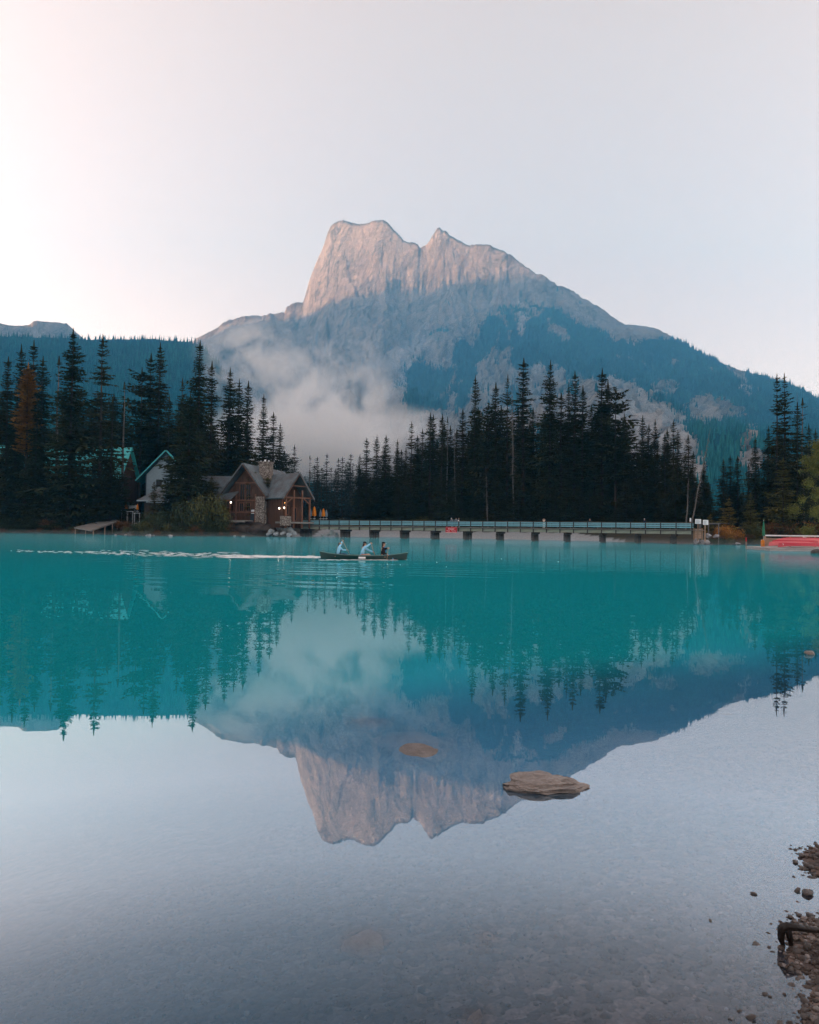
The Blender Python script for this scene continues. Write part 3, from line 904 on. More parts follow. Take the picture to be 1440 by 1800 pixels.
for a in [(335, 690, 147, 'bushy', 'shaggy spruce with pale dead twigs rising before the lodge wing', .95), (271, 846, 145, 'young2', 'small young spruce before the white gable house', .7)]:
    tree(*a[:5], GL, a[5])
rr = random.Random(3)
for px in range(-70, 505, 13):
    x = px + rr.uniform(-5, 5)
    if 225 < x < 300 or 360 < x < 505:
        Y = rr.uniform(190, 204); lo = (730, 790)
    else:
        Y = rr.uniform(186, 202); lo = (690, 780)
    if x > 440:
        lo = (790, 815)
    tree(x, rr.uniform(*lo), Y, rr.choice(['full', 'full2', 'full3', 'slim', 'bushy']), 'dark spruce deep in the lodge side stand behind ' + near(x, ML), GL, 1.3)
for px, top, Y in [(5, 800, 150), (30, 812, 151), (58, 795, 152), (84, 820, 150), (112, 806, 151), (190, 806, 152), (165, 812, 153), (-20, 800, 151), (215, 830, 157), (300, 806, 149), (372, 838, 146), (312, 800, 150)]:
    tree(px, top, Y, rr.choice(['young', 'young2']), 'low bushy young spruce at the foot of ' + near(px, ML), GL, 1.15)

right = [
    (633, 798, 190, 'slim', 'shortest spruce at the lodge end of the stand behind the bridge', .9), (645, 769, 188, 'slim2', 'second spruce from the lodge end of the bridge stand', 1.0),
    (663, 764, 186, 'full', 'third spruce from the lodge end of the bridge stand, evenly tapered', .72), (679, 764, 184, 'slim3', 'fourth spruce from the lodge end of the bridge stand', 1.05),
    (699, 772, 183, 'full2', 'fifth spruce from the lodge end, a little lower than its neighbours', .68), (714, 786, 184, 'slim', 'low spruce just left of the first ragged tall one in the bridge stand', .8),
    (724, 740, 180, 'sparse', 'ragged spruce, first to stand clear above the misty end of the bridge stand', .75), (743, 753, 180, 'slim2', 'spruce between the ragged one and the close pair in the bridge stand', .9),
    (757, 725, 178, 'narrow', 'narrow spruce, first of a close pair above the canoe', 1.0), (762, 728, 179, 'narrow2', 'narrow spruce, second of a close pair above the canoe', 1.1),
    (778, 727, 177, 'narrow', 'needle-narrow spruce just right of the close pair', 1.0), (787, 732, 178, 'thin', 'thin spruce above the people and red sign', .8),
    (814, 717, 176, 'slim3', 'blunt-topped spruce to the right above the red sign', 1.0), (836, 659, 174, 'full', 'well tapered tall spruce, first tall one past the red sign', .72),
    (859, 707, 172, 'bushy', 'bushy low-topped conifer between two tall spruces', .8), (872, 671, 173, 'slim', 'spruce with a plain pointed top, between the bushy conifer and the forked-looking pair', 1.1),
    (893, 657, 172, 'sparse2', 'open-branched spruce beside the pale dead trunk', .75), (921, 629, 170, 'narrow2', 'tallest narrow spruce in the bridge stand', 1.3),
    (968, 632, 168, 'full3', 'tallest broad spruce in the bridge stand, above the person in pale clothes', .85), (987, 690, 168, 'slim2', 'spruce pressed against the tallest broad one', 1.2),
    (1000, 671, 172, 'narrow', 'pencil-thin spruce before the blue slope', .6), (1011, 651, 168, 'narrow2', 'tall needle-shaped spruce in the middle of the bridge stand', 1.0),
    (1025, 677, 167, 'slim', 'pointed spruce right of the needle-shaped one', 1.0), (1040, 711, 168, 'slim3', 'lower spruce in the dip of the bridge stand', .9),
    (1059, 647, 164, 'slim2', 'tall spruce beside the spreading pine', 1.25), (1069, 667, 166, 'narrow', 'thin-topped spruce wedged behind the spreading pine', 1.0),
    (1083, 679, 162, 'pine', 'spreading pine with level airy branches in the bridge stand', 1.0), (1098, 726, 162, 'full2', 'dark spruce below the spreading pine', .7),
    (1130, 729, 158, 'full', 'first of two even spruces past the spreading pine', .72), (1141, 745, 157, 'slim', 'low spruce between two even ones', .9), (1152, 736, 157, 'full3', 'second of two even spruces past the spreading pine', .62),
    (1169, 762, 154, 'slim2', 'low spruce past the two even ones', .9), (1173, 753, 156, 'narrow', 'narrow low spruce past the two even ones', 1.0), (1184, 737, 152, 'sparse', 'open spruce nearest the leaning dead trunk, with tiered branches', .7),
    (1192, 754, 150, 'full', 'dark pointed spruce close before the bare-stemmed one', .62), (1210, 764, 148, 'slim3', 'spruce with a long pale bare trunk above the bridge end', .95),
    (1219, 793, 150, 'slim', 'small spruce top just behind the leaning dead trunk', .9), (1238, 809, 150, 'full2', 'short broad spruce right of the leaning dead trunk', .72),
]
for a in right:
    tree(*a[:5], GB, a[5])
env_x = [632, 660, 720, 760, 830, 870, 920, 970, 1020, 1060, 1090, 1140, 1190, 1240]
env_y = [800, 775, 760, 745, 700, 700, 690, 690, 700, 690, 720, 755, 760, 812]
for px in range(628, 1245, 8):
    x = px + rr.uniform(-4, 4)
    tree(x, np.interp(x, env_x, env_y) + rr.uniform(10, 70), rr.uniform(-6, 14) + np.interp(x, [628, 1245], [196, 160]), rr.choice(['full', 'full2', 'slim', 'slim2', 'slim3', 'bushy', 'narrow']), 'dark conifer deep in the bridge stand behind ' + near(x, MB_), GB, rr.uniform(1.0, 1.35))
for px in range(640, 1240, 21):
    x = px + rr.uniform(-8, 8)
    tree(x, rr.uniform(835, 885), rr.uniform(-4, 3) + np.interp(x, [628, 1245], [184, 146]), rr.choice(['young', 'young2', 'slim']), 'low young conifer behind the bridge railing under ' + near(x, MB_), GB, 1.0)
rtr = [
    (1272, 806, 150, 'full', 'dark spruce in the low gap right of the leaning dead trunk, nearest to it', .7), (1284, 800, 152, 'slim2', 'middle spruce in the low gap before the blue slope', .9), (1297, 800, 150, 'slim', 'last spruce in the low gap before the taller boathouse trees', 1.0),
    (1316, 815, 146, 'slim3', 'lower spruce on the edge of the taller boathouse trees', .9), (1328, 768, 142, 'full2', 'evenly tapered spruce, first of the taller boathouse trees', .75), (1351, 748, 142, 'full3', 'spruce beside the twin tall tops over the red canoes', .75),
    (1366, 656, 140, 'sparse', 'tall open spruce, first of twin tops over the red canoes', .72), (1379, 655, 140, 'sparse2', 'tall open spruce, second of twin tops over the red canoes', .75),
    (1402, 706, 138, 'full', 'spruce close after the twin tall tops', .7), (1411, 699, 140, 'thin', 'dead-topped thin spruce after the twin tall tops', 1.0), (1422, 744, 140, 'slim', 'small dark spruce top behind the leafy tree', .8), (1434, 754, 142, 'slim2', 'dark spruce top at the edge behind the leafy tree', .8), (1452, 720, 146, 'full', 'spruce outside the leafy tree', .8),
]
for a in rtr:
    tree(*a[:5], GR, a[5])
for px in range(1246, 1470, 12):
    x = px + rr.uniform(-5, 5)
    tree(x, np.interp(x, [1246, 1300, 1340, 1370, 1440], [825, 815, 790, 740, 780]) + rr.uniform(10, 70), rr.uniform(152, 168), rr.choice(['full', 'full2', 'slim', 'slim3', 'bushy']), 'dark conifer deep behind the boathouse shore, by ' + near(x, MR), GR, 1.2)
tree(1377, 804, 130, 'olive', 'olive green spruce with drooping tiers behind the red canoes', GR, .85)
tree(1320, 866, 131, 'olive', 'small olive spruce by the green folded parasol', GR, .62)
tree(1282, 875, 131, 'gold', 'small golden conifer with flat tiers above the orange shrubs', GR, 1.0)
tree(1249, 904, 128, 'gold', 'tiny golden conifer behind the white notice boards', GR, .8)
for px in range(512, 640, 5):
    x = px + rr.uniform(-3, 3)
    tree(x, rr.uniform(800, 850) + (6 if x < 540 else 0), rr.uniform(225, 330), rr.choice(['fog', 'fog2', 'fog3']), 'grey-green small conifer in the misty wood, by ' + near(x, MM), GM, 1.0)
for px in range(514, 660, 9):
    tree(px + rr.uniform(-4, 4), rr.uniform(855, 885), rr.uniform(214, 240), rr.choice(['fog', 'fog2', 'young2']), 'low misty conifer at the foot of the wood, by ' + near(px, MM), GM, 1.1)
for a in [(518, 782, 250, 'fog2', 'lone taller grey conifer in the mist beyond the lodge porch'), (545, 800, 260, 'thin', 'bare thin conifer in the misty wood, nearer the porch'), (558, 803, 255, 'fog', 'rounded grey conifer in the misty wood above the orange parasols'), (575, 797, 262, 'fog3', 'pointed grey conifer in the middle of the misty wood'), (617, 797, 265, 'fog', 'faint pointed conifer at the far end of the misty wood')]:
    tree(*a, GM, 1.0)

# dead trunks
def snag(px0, py0, px1, py1, Y, r, label, seed, twigs=40, name='dead_tree', Ltw=1.3):
    a = at(px0, py0, Y); a.z = gz(a.x, a.y) - .1; b = at(px1, py1, Y + 1)
    b = b - a
    rng = random.Random(seed)
    t = thing(name, label, 'dead tree', a, 0, None)
    pts = [b * q / 8 + Vector((rng.uniform(-.08, .08), rng.uniform(-.08, .08), 0)) * (q > 0) for q in range(9)]
    MB().tube(pts, [r * (1 - q / 8.6) for q in range(9)], 7).build('trunk', m_deadwood, t, smooth=True)
    tw = MB()
    for q in range(twigs):
        u = rng.uniform(.3, .96); p = b * u; an = rng.uniform(0, 6.28); L = Ltw * (1.15 - u) * rng.uniform(.5, 1.3)
        e = p + Vector((math.cos(an) * L, math.sin(an) * L, -L * rng.uniform(.1, .7)))
        tw.cyl(p, e, .035, .012, 3)
        tw.cyl(p.lerp(e, .5), p.lerp(e, .5) + Vector((rng.uniform(-.3, .3), rng.uniform(-.3, .3), -.35)), .02, .008, 3)
    o = tw.build('dead_branches', m_deadwood, t); o['kind'] = 'stuff'
    return t
snag(1213, 925, 1249, 752, 140, .17, 'leaning dead trunk at the far end of the bridge', 3, 60)
snag(1206, 925, 1211, 840, 139, .17, 'pale bare dead stem standing beside the leaning dead trunk', 4, 10)
snag(903, 925, 900, 667, 168, .20, 'pale dead spruce with drooping bare twigs in the bridge stand', 5, 130, Ltw=1.6)
snag(858, 928, 854, 820, 168, .17, 'short bleached trunk low in the bridge stand', 6, 20)
snag(801, 928, 799, 731, 175, .13, 'thin bare pole-like snag above the red sign', 7, 30)
snag(1402, 930, 1402, 690, 139, .16, 'bare dead spike standing among the boathouse trees', 8, 40)

# ------------------------------------------------------------------ shrubs and leafy tree
def leaf_material(name, c0, c1, c2):
    k = NT(name)
    n = k.noise(1.1, 4, 0.65, k.geo())
    c = k.ramp(n, [(0.3, c0), (0.55, c1), (0.75, c2)])
    k.bsdf(c, 0.7, None, 0.25)
    return k.mat
m_leaf_dark = leaf_material('dark_green_leaves', (0.018, 0.028, 0.014), (0.035, 0.050, 0.022), (0.060, 0.070, 0.030))
m_leaf_olive = leaf_material('olive_leaves', (0.045, 0.048, 0.016), (0.085, 0.085, 0.026), (0.14, 0.12, 0.038))
m_leaf_orange = leaf_material('orange_leaves', (0.16, 0.065, 0.014), (0.36, 0.16, 0.03), (0.52, 0.28, 0.06))
m_leaf_rust = leaf_material('rusty_brown_leaves', (0.06, 0.030, 0.014), (0.13, 0.062, 0.022), (0.22, 0.11, 0.036))
m_leaf_yg = leaf_material('yellow_green_leaves', (0.065, 0.072, 0.014), (0.17, 0.17, 0.034), (0.32, 0.28, 0.07))
m_twig = basic('twig_bark', (0.07, 0.055, 0.045), .9, .3)

def leaf_cloud(seed, lobes, n, size, flat=0.0):
    """leaf quads scattered through a few lobes (centre, radius)"""
    rng = np.random.default_rng(seed)
    w = np.array([l[1] ** 3 for l in lobes]); w = w / w.sum()
    which = rng.choice(len(lobes), n, p=w)
    C = np.array([l[0] for l in lobes])[which]; Rr = np.array([l[1] for l in lobes])[which]
    d = rng.normal(size=(n, 3)); d /= np.linalg.norm(d, axis=1)[:, None]
    rad = Rr * np.abs(rng.normal(.72, .34, n))
    P = C + d * rad[:, None] * np.array([1, 1, 0.9])
    P[:, 2] = np.maximum(P[:, 2], 0.02)
    a = rng.normal(size=(n, 3)); a /= np.linalg.norm(a, axis=1)[:, None]
    b = np.cross(a, d + rng.normal(size=(n, 3)) * .6); b /= np.linalg.norm(b, axis=1)[:, None] + 1e-9
    s = size * rng.uniform(.5, 1.3, n)[:, None]
    V = np.stack([P - a * s, P - b * s * .55, P + a * s, P + b * s * .55], 1).reshape(-1, 3)
    return V, (np.arange(n)[:, None] * 4 + np.arange(4)[None, :])

SHR = {}
def shrub_proto(key, mat, seed, n=2000, size=.075, tall=1.0):
    rng = random.Random(seed)
    lobes = [((rng.uniform(-.8, .8), rng.uniform(-.7, .7), rng.uniform(.4, .9) * tall), rng.uniform(.4, .75)) for _ in range(7)]
    V, Fc = leaf_cloud(seed, lobes, n, size)
    st = MB()
    for q in range(8):
        l = lobes[q % 7][0]
        st.tube([(rng.uniform(-.15, .15), rng.uniform(-.15, .15), -.3), (l[0] * .4, l[1] * .4, l[2] * .5), (l[0], l[1], l[2] + .25)], [.035, .025, .01], 4)
    SHR[key] = (mesh_np('foliage', V, Fc, mat), st.mesh('stems', m_twig))
for key, mt in [('dark', m_leaf_dark), ('olive', m_leaf_olive), ('orange', m_leaf_orange), ('rust', m_leaf_rust)]:
    shrub_proto(key, mt, hash(key) % 7 + 3 if False else {'dark': 3, 'olive': 4, 'orange': 5, 'rust': 6}[key])
    shrub_proto(key + '2', mt, {'dark': 13, 'olive': 14, 'orange': 15, 'rust': 16}[key], 1400, .075, 1.25)

def shrub(px, top, Y, key, label, group, wpx=26, name='shrub'):
    wpx = wpx * 1.2
    if px < 410 and Y < 156 and 'jetty' not in label:
        Y = (120 if 'water' in label or 'foot' in label else 124 + (py_ := (px * 7) % 4)) if 235 < px else 140
    P = inland(px, top, Y, .5 if Y < 122 else 1.2); zb = gz(P.x, P.y) - .05
    t = thing(name, label, 'shrub', (P.x, P.y, zb), _trng.uniform(0, 6.28), group)
    h = max(.7, (P.z - zb) * 1.08); w = wpx * Y / F / 2 / 1.0
    t.scale = (w, w, h / 1.45)
    f, s = SHR[key]
    link('foliage', f, t); link('stems', s, t)
    return t
GS = 'shrubs along the shore'
for px, top, Y, key, label, w in [
    (262, 914, 146.5, 'olive', 'tawny rounded shrub between the path and the dark thicket', 26), (300, 893, 146.5, 'dark', 'dark tall shrub in the thicket before the lodge, nearest the jetty', 40), (322, 885, 147, 'dark2', 'dark shrub in the thicket below the shaggy spruce', 36),
    (345, 880, 147, 'olive2', 'broad olive shrub before the lodge wing', 40), (372, 872, 148, 'olive', 'tall light olive shrub before the lodge, highest of the thicket', 44), (390, 893, 147, 'olive2', 'yellowish shrub at the end of the thicket by the lodge steps', 32),
    (310, 925, 145, 'dark2', 'low dark shrub at the waterline under the thicket', 30), (345, 922, 145.5, 'rust', 'rusty low shrub at the waterline under the thicket', 28), (375, 922, 146, 'dark', 'low green shrub at the waterline near the fallen log', 34), (402, 920, 146.5, 'rust2', 'russet shrub on the bank beside the brown rock face', 22), (285, 920, 145, 'olive2', 'low olive shrub by the water between path and thicket', 28),
    (245, 918, 146.5, 'dark', 'dark shrub at the outer foot of the thicket beside the gravel ramp', 24), (270, 905, 147.5, 'dark2', 'dark leggy shrub behind the tawny rounded one', 30), (330, 900, 146, 'dark', 'dense dark shrub in the middle of the thicket', 40), (358, 905, 146, 'dark2', 'dense dark shrub under the light olive one', 36), (388, 908, 146.5, 'dark', 'dark shrub at the foot of the thicket nearest the lodge steps', 34),
    (5, 922, 147, 'dark2', 'low dark shrub at the outermost waterline', 40), (35, 922, 147, 'dark', 'low dark shrub at the waterline below the orange conifer', 38), (68, 923, 147, 'dark2', 'low brownish shrub at the waterline before the spruces', 38), (135, 914, 163, 'dark', 'dark shrub behind the low end of the old jetty', 30), (165, 912, 163, 'dark2', 'dark shrub behind the middle of the old jetty', 30), (195, 905, 164, 'dark', 'dark shrub behind the high end of the old jetty', 30), (215, 915, 152, 'rust', 'brownish shrub under the high end of the old jetty', 22),
    (447, 905, 152.5, 'orange2', 'bright orange small shrub on the rock ledge before the lodge', 13), (460, 893, 154.5, 'dark', 'clipped dark round bush against the lodge wall', 24), (474, 900, 154.5, 'dark2', 'smaller clipped bush against the lodge wall', 18),
    (20, 905, 149, 'dark', 'dark green shrub at the outer end of the lodge shore', 40), (55, 912, 148.5, 'dark2', 'low dark shrub on the lodge shore before the spruces', 36), (85, 912, 148.5, 'rust', 'brown shrub on the lodge shore before the tallest spruce', 34), (112, 911, 159, 'rust2', 'reddish shrub near the old jetty, jetty side', 30), (-15, 905, 149, 'olive', 'olive shrub at the outermost lodge shore', 40), (100, 923, 154, 'olive2', 'straw-coloured sedge clump at the water beside the old jetty', 40), (222, 908, 164, 'dark', 'dark shrub above the old jetty ramp', 28),
    (1272, 924, 128, 'orange', 'bright orange shrub by the boulders, highest of its clump', 26), (1258, 929, 127, 'orange2', 'orange shrub next to the notice boards', 18), (1290, 930, 127, 'orange', 'orange shrub at the end of the bright clump', 24), (1268, 941, 125.5, 'rust', 'dark rusty shrub under the bright orange clump', 34), (1300, 940, 125.5, 'rust2', 'dark brown shrub above the waterline past the orange clump', 36), (1330, 936, 126, 'olive', 'olive shrub behind the end of the canoe dock', 30),
    (1350, 918, 128, 'rust', 'russet shrub behind the orange barrel', 34), (1380, 921, 128, 'rust2', 'russet shrub behind the upturned canoes', 36), (1410, 918, 128, 'orange2', 'orange-brown shrub under the leafy tree', 36), (1437, 915, 128, 'rust', 'russet shrub under the leafy tree, outer one', 36), (1325, 921, 128, 'olive2', 'yellow-brown shrub under the small olive spruce', 30), (1365, 930, 126, 'dark', 'low dark shrub behind the canoe rack', 36), (1400, 932, 126, 'rust', 'low brown shrub behind the canoe rack', 36), (1436, 932, 126, 'dark2', 'low dark shrub behind the canoe rack end', 36),
]:
    if w > 5:
        shrub(px, top, Y, key, label, GS, w)
for px in range(535, 1215, 17):
    Yb = np.interp(px, [535, 1215], [190, 150]) + rr.uniform(-3, 3)
    shrub(px + rr.uniform(-6, 6), rr.uniform(908, 920), Yb, rr.choice(['dark', 'dark2', 'dark', 'olive']), 'low shrub in the shade behind the bridge railing, by ' + near(px, MS), 'shrubs behind the bridge', rr.uniform(22, 34))

# low growth hanging over the water's edge
for px in list(range(-10, 232, 11)) + list(range(236, 408, 9)) + list(range(1252, 1345, 9)):
    x = px + rr.uniform(-3, 3); Yw = on(x, np.interp(x, [q[0] for q in far_shore] + [1222, 1440], [q[1] for q in far_shore] + [956.5, 957])).y
    P = on(x, 940); Yq = Yw - 1.5
    for q in range(40):
        P = at(x, 930, Yq)
        if float(shore_dist(np.array([P.x]), np.array([P.y]))[0]) > .15:
            break
        Yq += .25
    kd = rr.choice(['dark', 'dark2', 'rust', 'dark', 'olive2']); hgt = rr.uniform(.9, 1.7)
    t = thing('shrub', 'low shrub hanging over the waterline by ' + near(px, MW), 'shrub', (P.x, P.y, gz(P.x, P.y) - .25), rr.uniform(0, 6.28), 'low shrubs hanging over the waterline, ' + ('lodge' if px < 500 else 'boathouse') + ' side')
    t.scale = (rr.uniform(.75, 1.05), rr.uniform(.75, 1.05), hgt / 1.45)
    link('foliage', SHR[kd][0], t); link('stems', SHR[kd][1], t)

def leafy_tree(px, top, Y, label, seed):
    P = at(px, top, Y); zb = gz(P.x, P.y) - .1; h = P.z - zb
    rng = random.Random(seed)
    t = thing('leafy_tree', label, 'tree', (P.x, P.y, zb))
    lobes = []
    for q in range(60):
        z = rng.uniform(.06, .97) * h; w = 4.1 * math.sin(math.pi * min(1, (z / h) ** .75)) ** .6 + .4
        a = rng.uniform(0, 6.28); r = w * rng.uniform(.1, .95)
        lobes.append(((r * math.cos(a), r * math.sin(a), z), rng.uniform(.6, 1.25)))
    V, Fc = leaf_cloud(seed, lobes, 26000, .13)
    link('crown', mesh_np('crown', V, Fc, m_leaf_yg), t)
    tb = MB().tube([(0, 0, -.5), (.1, .05, h * .3), (-.1, 0, h * .6), (0, 0, h * .9)], [.24, .17, .11, .03], 8)
    for l in lobes[:22]:
        z0 = l[0][2] * .7
        tb.tube([(0, 0, z0), (l[0][0] * .5, l[0][1] * .5, l[0][2] * .9), l[0]], [.07, .05, .015], 5)
    tb.build('trunk', m_bark, t, smooth=True)
    return t
leafy_tree(1444, 766, 121, 'yellow-green leafy broadleaf tree behind the red canoes', 8)
# young trees before the lodge
tree(444, 826, 151.5, 'olive2', 'slender yellow-green young tree before the front gable of the lodge', GL, .95)
tree(471, 838, 151.5, 'olive2', 'slender young conifer on a bare stem before the chimney', GL, .85)

# ------------------------------------------------------------------ bridge
def paint(name, c, rough=.6, var=.18, scale=4, aniso=(1, 1, 1), bump=.004, spec=.3):
    return basic(name, c, rough, var, scale, bump, spec, aniso)
m_rail = paint('weathered_pale_rail', (0.17, 0.37, 0.44), .55, .2, 3, (.3, 3, 6))
m_post = paint('dark_creosote_timber', (0.045, 0.042, 0.040), .8, .35, 3, (3, 3, .4))
m_stringer = paint('grey_green_beam', (0.22, 0.24, 0.195), .75, .3, 1.5, (.5, 2, 2))
m_deck = paint('weathered_deck_wood', (0.20, 0.185, 0.17), .8, .3, 2, (.4, 3, 3))
m_pile = paint('wet_dark_pile', (0.025, 0.023, 0.022), .6, .4, 2, (2, 2, .5))
m_caprail = paint('worn_top_rail', (0.13, 0.115, 0.11), .6, .3, 2, (.4, 3, 3))
m_white = paint('white_board', (0.72, 0.74, 0.76), .5, .08, 2)
m_red = paint('red_sign', (0.42, 0.018, 0.025), .45, .12, 2)
m_wood = paint('brown_post_wood', (0.26, 0.16, 0.105), .75, .3, 2, (3, 3, .4))
m_tan = paint('tan_board_wood', (0.36, 0.23, 0.16), .75, .25, 2, (.4, 3, 3))

A2 = Vector((-24.5, 153.0)); B2 = Vector((44.7, 117.0))
BL = (B2 - A2).length; bu = (B2 - A2) / BL; brz = math.atan2(bu.y, bu.x)
DECK = 2.35
bridge = thing('footbridge', 'long low timber footbridge with pale board railings crossing the lake outlet', 'bridge', (A2.x, A2.y, DECK), brz)
NP = 33; PS = BL / NP
pm = MB().box((0, 0, .12), (.15, .15, 1.9)).mesh('post', m_post)
bm_ = MB().box((0, 0, 0), (PS - .17, .05, .175)).mesh('rail_board', m_rail)
sm_ = MB().box((0, 0, 0), (PS - .004, .16, .58)).mesh('stringer', m_stringer)
bp = MB().box((0, 0, .28), (.12, .12, 1.75)).mesh('post', m_caprail)
rb = random.Random(4)
for i in range(NP + 1):
    x = i * PS
    link('post', pm, bridge, (x, 0, 0)).rotation_euler.x = rb.uniform(-.01, .01)
    link('post', bp, bridge, (x + 1.0, 3.1, 0))
    if i < NP:
        for zz in (.91, .63, .35):
            o = link('rail_board', bm_, bridge, (x + PS / 2, .03, zz + rb.uniform(-.008, .008))); o.rotation_euler.y = rb.uniform(-.003, .003)
            link('rail_board', bm_, bridge, (x + PS / 2, 3.02, zz))
        link('stringer', sm_, bridge, (x + PS / 2, .22, -.44))
MB().box((BL / 2, -.01, 1.085), (BL + .4, .24, .055)).build('top_rail', m_caprail, bridge)
MB().box((BL / 2 + .8, 3.07, 1.085), (BL + 9, .2, .055)).build('top_rail', m_caprail, bridge)
MB().box((BL / 2, 1.55, -.06), (BL + 3, 3.3, .11)).build('deck', m_deck, bridge)
MB().box((BL / 2, .04, -.13), (BL, .10, .12)).build('kerb_beam', m_post, bridge)
def bridge_x(px):
    d = ray(px, 930)
    # intersection with the vertical plane through A2, B2
    n = Vector((-bu.y, bu.x)); t = A2.dot(n) / (d.x * n.x + d.y * n.y)
    return (Vector((d.x * t, d.y * t)) - A2).dot(bu)
for px in (533, 601, 652, 706, 760, 817, 875, 937, 994, 1057, 1119, 1184):
    x = bridge_x(px)
    w = 1.6 if px == 533 else (.7 if px < 1150 else 1.3)
    pr = MB().box((x, 1.55, -.92), (w * .5, 3.9, .34)).build('pier_cap', m_pile, bridge)
    for yy in (.05, .95, 1.9, 2.9):
        MB().cyl((x + rb.uniform(-.1, .1), yy, -1.1), (x, yy, -4.2), .19, .21, 9).build('pile', m_pile, pr)
    for k_, zz in enumerate((-1.28, -1.66, -2.04)):
        MB().box((x - w * .3, 1.5, zz), (.10, 3.3, .34), rb.uniform(-.01, .01)).build('plank', m_pile, pr)
        MB().box((x, -.12, zz + .02), (w * .8, .10, .33), 0).build('plank', m_pile, pr)

def text_mesh(s, size, mat, depth=.006):
    cu = bpy.data.curves.new('lettering', 'FONT'); cu.body = s; cu.size = size; cu.align_x = 'CENTER'; cu.align_y = 'CENTER'; cu.extrude = depth
    o = bpy.data.objects.new('lettering', cu); COL.objects.link(o)
    dg = bpy.context.evaluated_depsgraph_get(); dg.update()
    me = bpy.data.meshes.new_from_object(o.evaluated_get(dg)); me.name = 'lettering'
    bpy.data.objects.remove(o)
    me.materials.clear(); me.materials.append(mat)
    return me
# red danger board hung on the side of the bridge
xs = bridge_x(794)
sp = A2 + bu * xs
sgn = thing('danger_sign', 'red danger board with white lettering fixed to the side of the bridge', 'sign', (sp.x, sp.y, 0), brz)
sgn.location = (sp.x - bu.y * -.12, sp.y - bu.x * .12, 1.83)
MB().box((0, 0, 0), (2.3, .05, 1.06)).build('board', m_red, sgn)
m_ltr = paint('sign_lettering', (0.85, 0.62, 0.62), .5, .05)
fr = MB().box((0, -.03, -.50), (2.26, .012, .05)).box((0, -.03, .50), (2.26, .012, .02)).build('border', m_ltr, sgn)
for s, z, sz, x in (('Danger', .17, .42, 0), ('Weak', -.2, .30, -.6), ('Thin Ice', -.2, .30, .48)):
    o = link('lettering', text_mesh(s, sz, m_ltr), sgn, (x, -.034, z)); o.rotation_euler = (math.pi / 2, 0, 0)

# ------------------------------------------------------------------ houses
m_shingle = NT('weathered_grey_shingles')
k = m_shingle; P = k.pos()
br = k.n('ShaderNodeTexBrick'); br.inputs['Scale'].default_value = 1.0
br.inputs['Brick Width'].default_value = .35; br.inputs['Row Height'].default_value = .22; br.inputs['Mortar Size'].default_value = .02
br.inputs['Color1'].default_value = (.09, .11, .125, 1); br.inputs['Color2'].default_value = (.18, .215, .235, 1); br.inputs['Mortar'].default_value = (.035, .04, .045, 1)
k.l(P, br.inputs['Vector'])
patch = k.ramp(k.noise(.55, 5, .65, P), [(.42, 0.0), (.62, 1.0)])
c = k.mix(patch, k.ramp(k.noise(2.2, 4, .7, P), [(.3, (.075, .100, .115)), (.7, (.20, .25, .275))]), (.10, .085, .088))
c = k.mix(.35, c, br.outputs['Color'])
k.bsdf(c, .7, k.bump(k.noise(5, 4, .7, P), .06), .3)
m_shingle = k.mat
m_cedar = paint('red_brown_cedar', (0.070, 0.034, 0.021), .7, .45, 1.5, (4, 4, .35), .01)
m_cedar_lt = paint('cedar_fascia', (0.155, 0.070, 0.043), .65, .3, 1.5, (1, 1, 1), .01)
m_dark = paint('dark_timber', (0.035, 0.026, 0.022), .8, .3, 2)
m_glass = basic('dark_window_glass', (0.008, 0.009, 0.010), .35, .2, 2, 0, .25)
k = NT('field_stone'); P = k.pos()
vd = k.vor(5.2, P, 'Distance', 'DISTANCE_TO_EDGE'); vc = k.vor(5.2, P, 'Color')
sc_ = k.n('ShaderNodeSeparateColor'); k.l(vc, sc_.inputs[0])
c = k.ramp(sc_.outputs[0], [(0, (.13, .10, .085)), (.5, (.30, .25, .215)), (1, (.52, .47, .43))])
c = k.mix(k.ramp(vd, [(.03, 1.0), (.10, 0.0)]), c, (.07, .055, .05))
k.bsdf(c, .85, k.bump(k.ramp(vd, [(0, 0.0), (.15, 1.0)]), .08), .3)
m_stone_wall = k.mat
m_teal = paint('teal_metal_roof', (0.07, 0.50, 0.52), .45, .10, 1.0, (1, 6, 1), 0)
m_bluewhite = paint('pale_painted_gable', (0.27, 0.36, 0.42), .6, .08, 2)
m_trim = paint('dark_blue_trim', (0.02, 0.035, 0.05), .6, .2, 2)
def glow(name, c, s):
    k = NT(name); k.bsdf(c, .5, None, .3, 0, c, s); return k.mat
m_lamp_o = glow('warm_lamp_glass', (1.0, .42, .10), 2.2)
m_lamp_w = glow('white_lamp_glass', (1.0, .80, .62), 1.6)

class Frame:
    def __init__(s, o, rz):
        s.o = Vector(o); s.M = Matrix.Rotation(rz, 3, 'Z'); s.rz = rz
    def __call__(s, x, y, z):
        return s.o + s.M @ Vector((x, y, z))

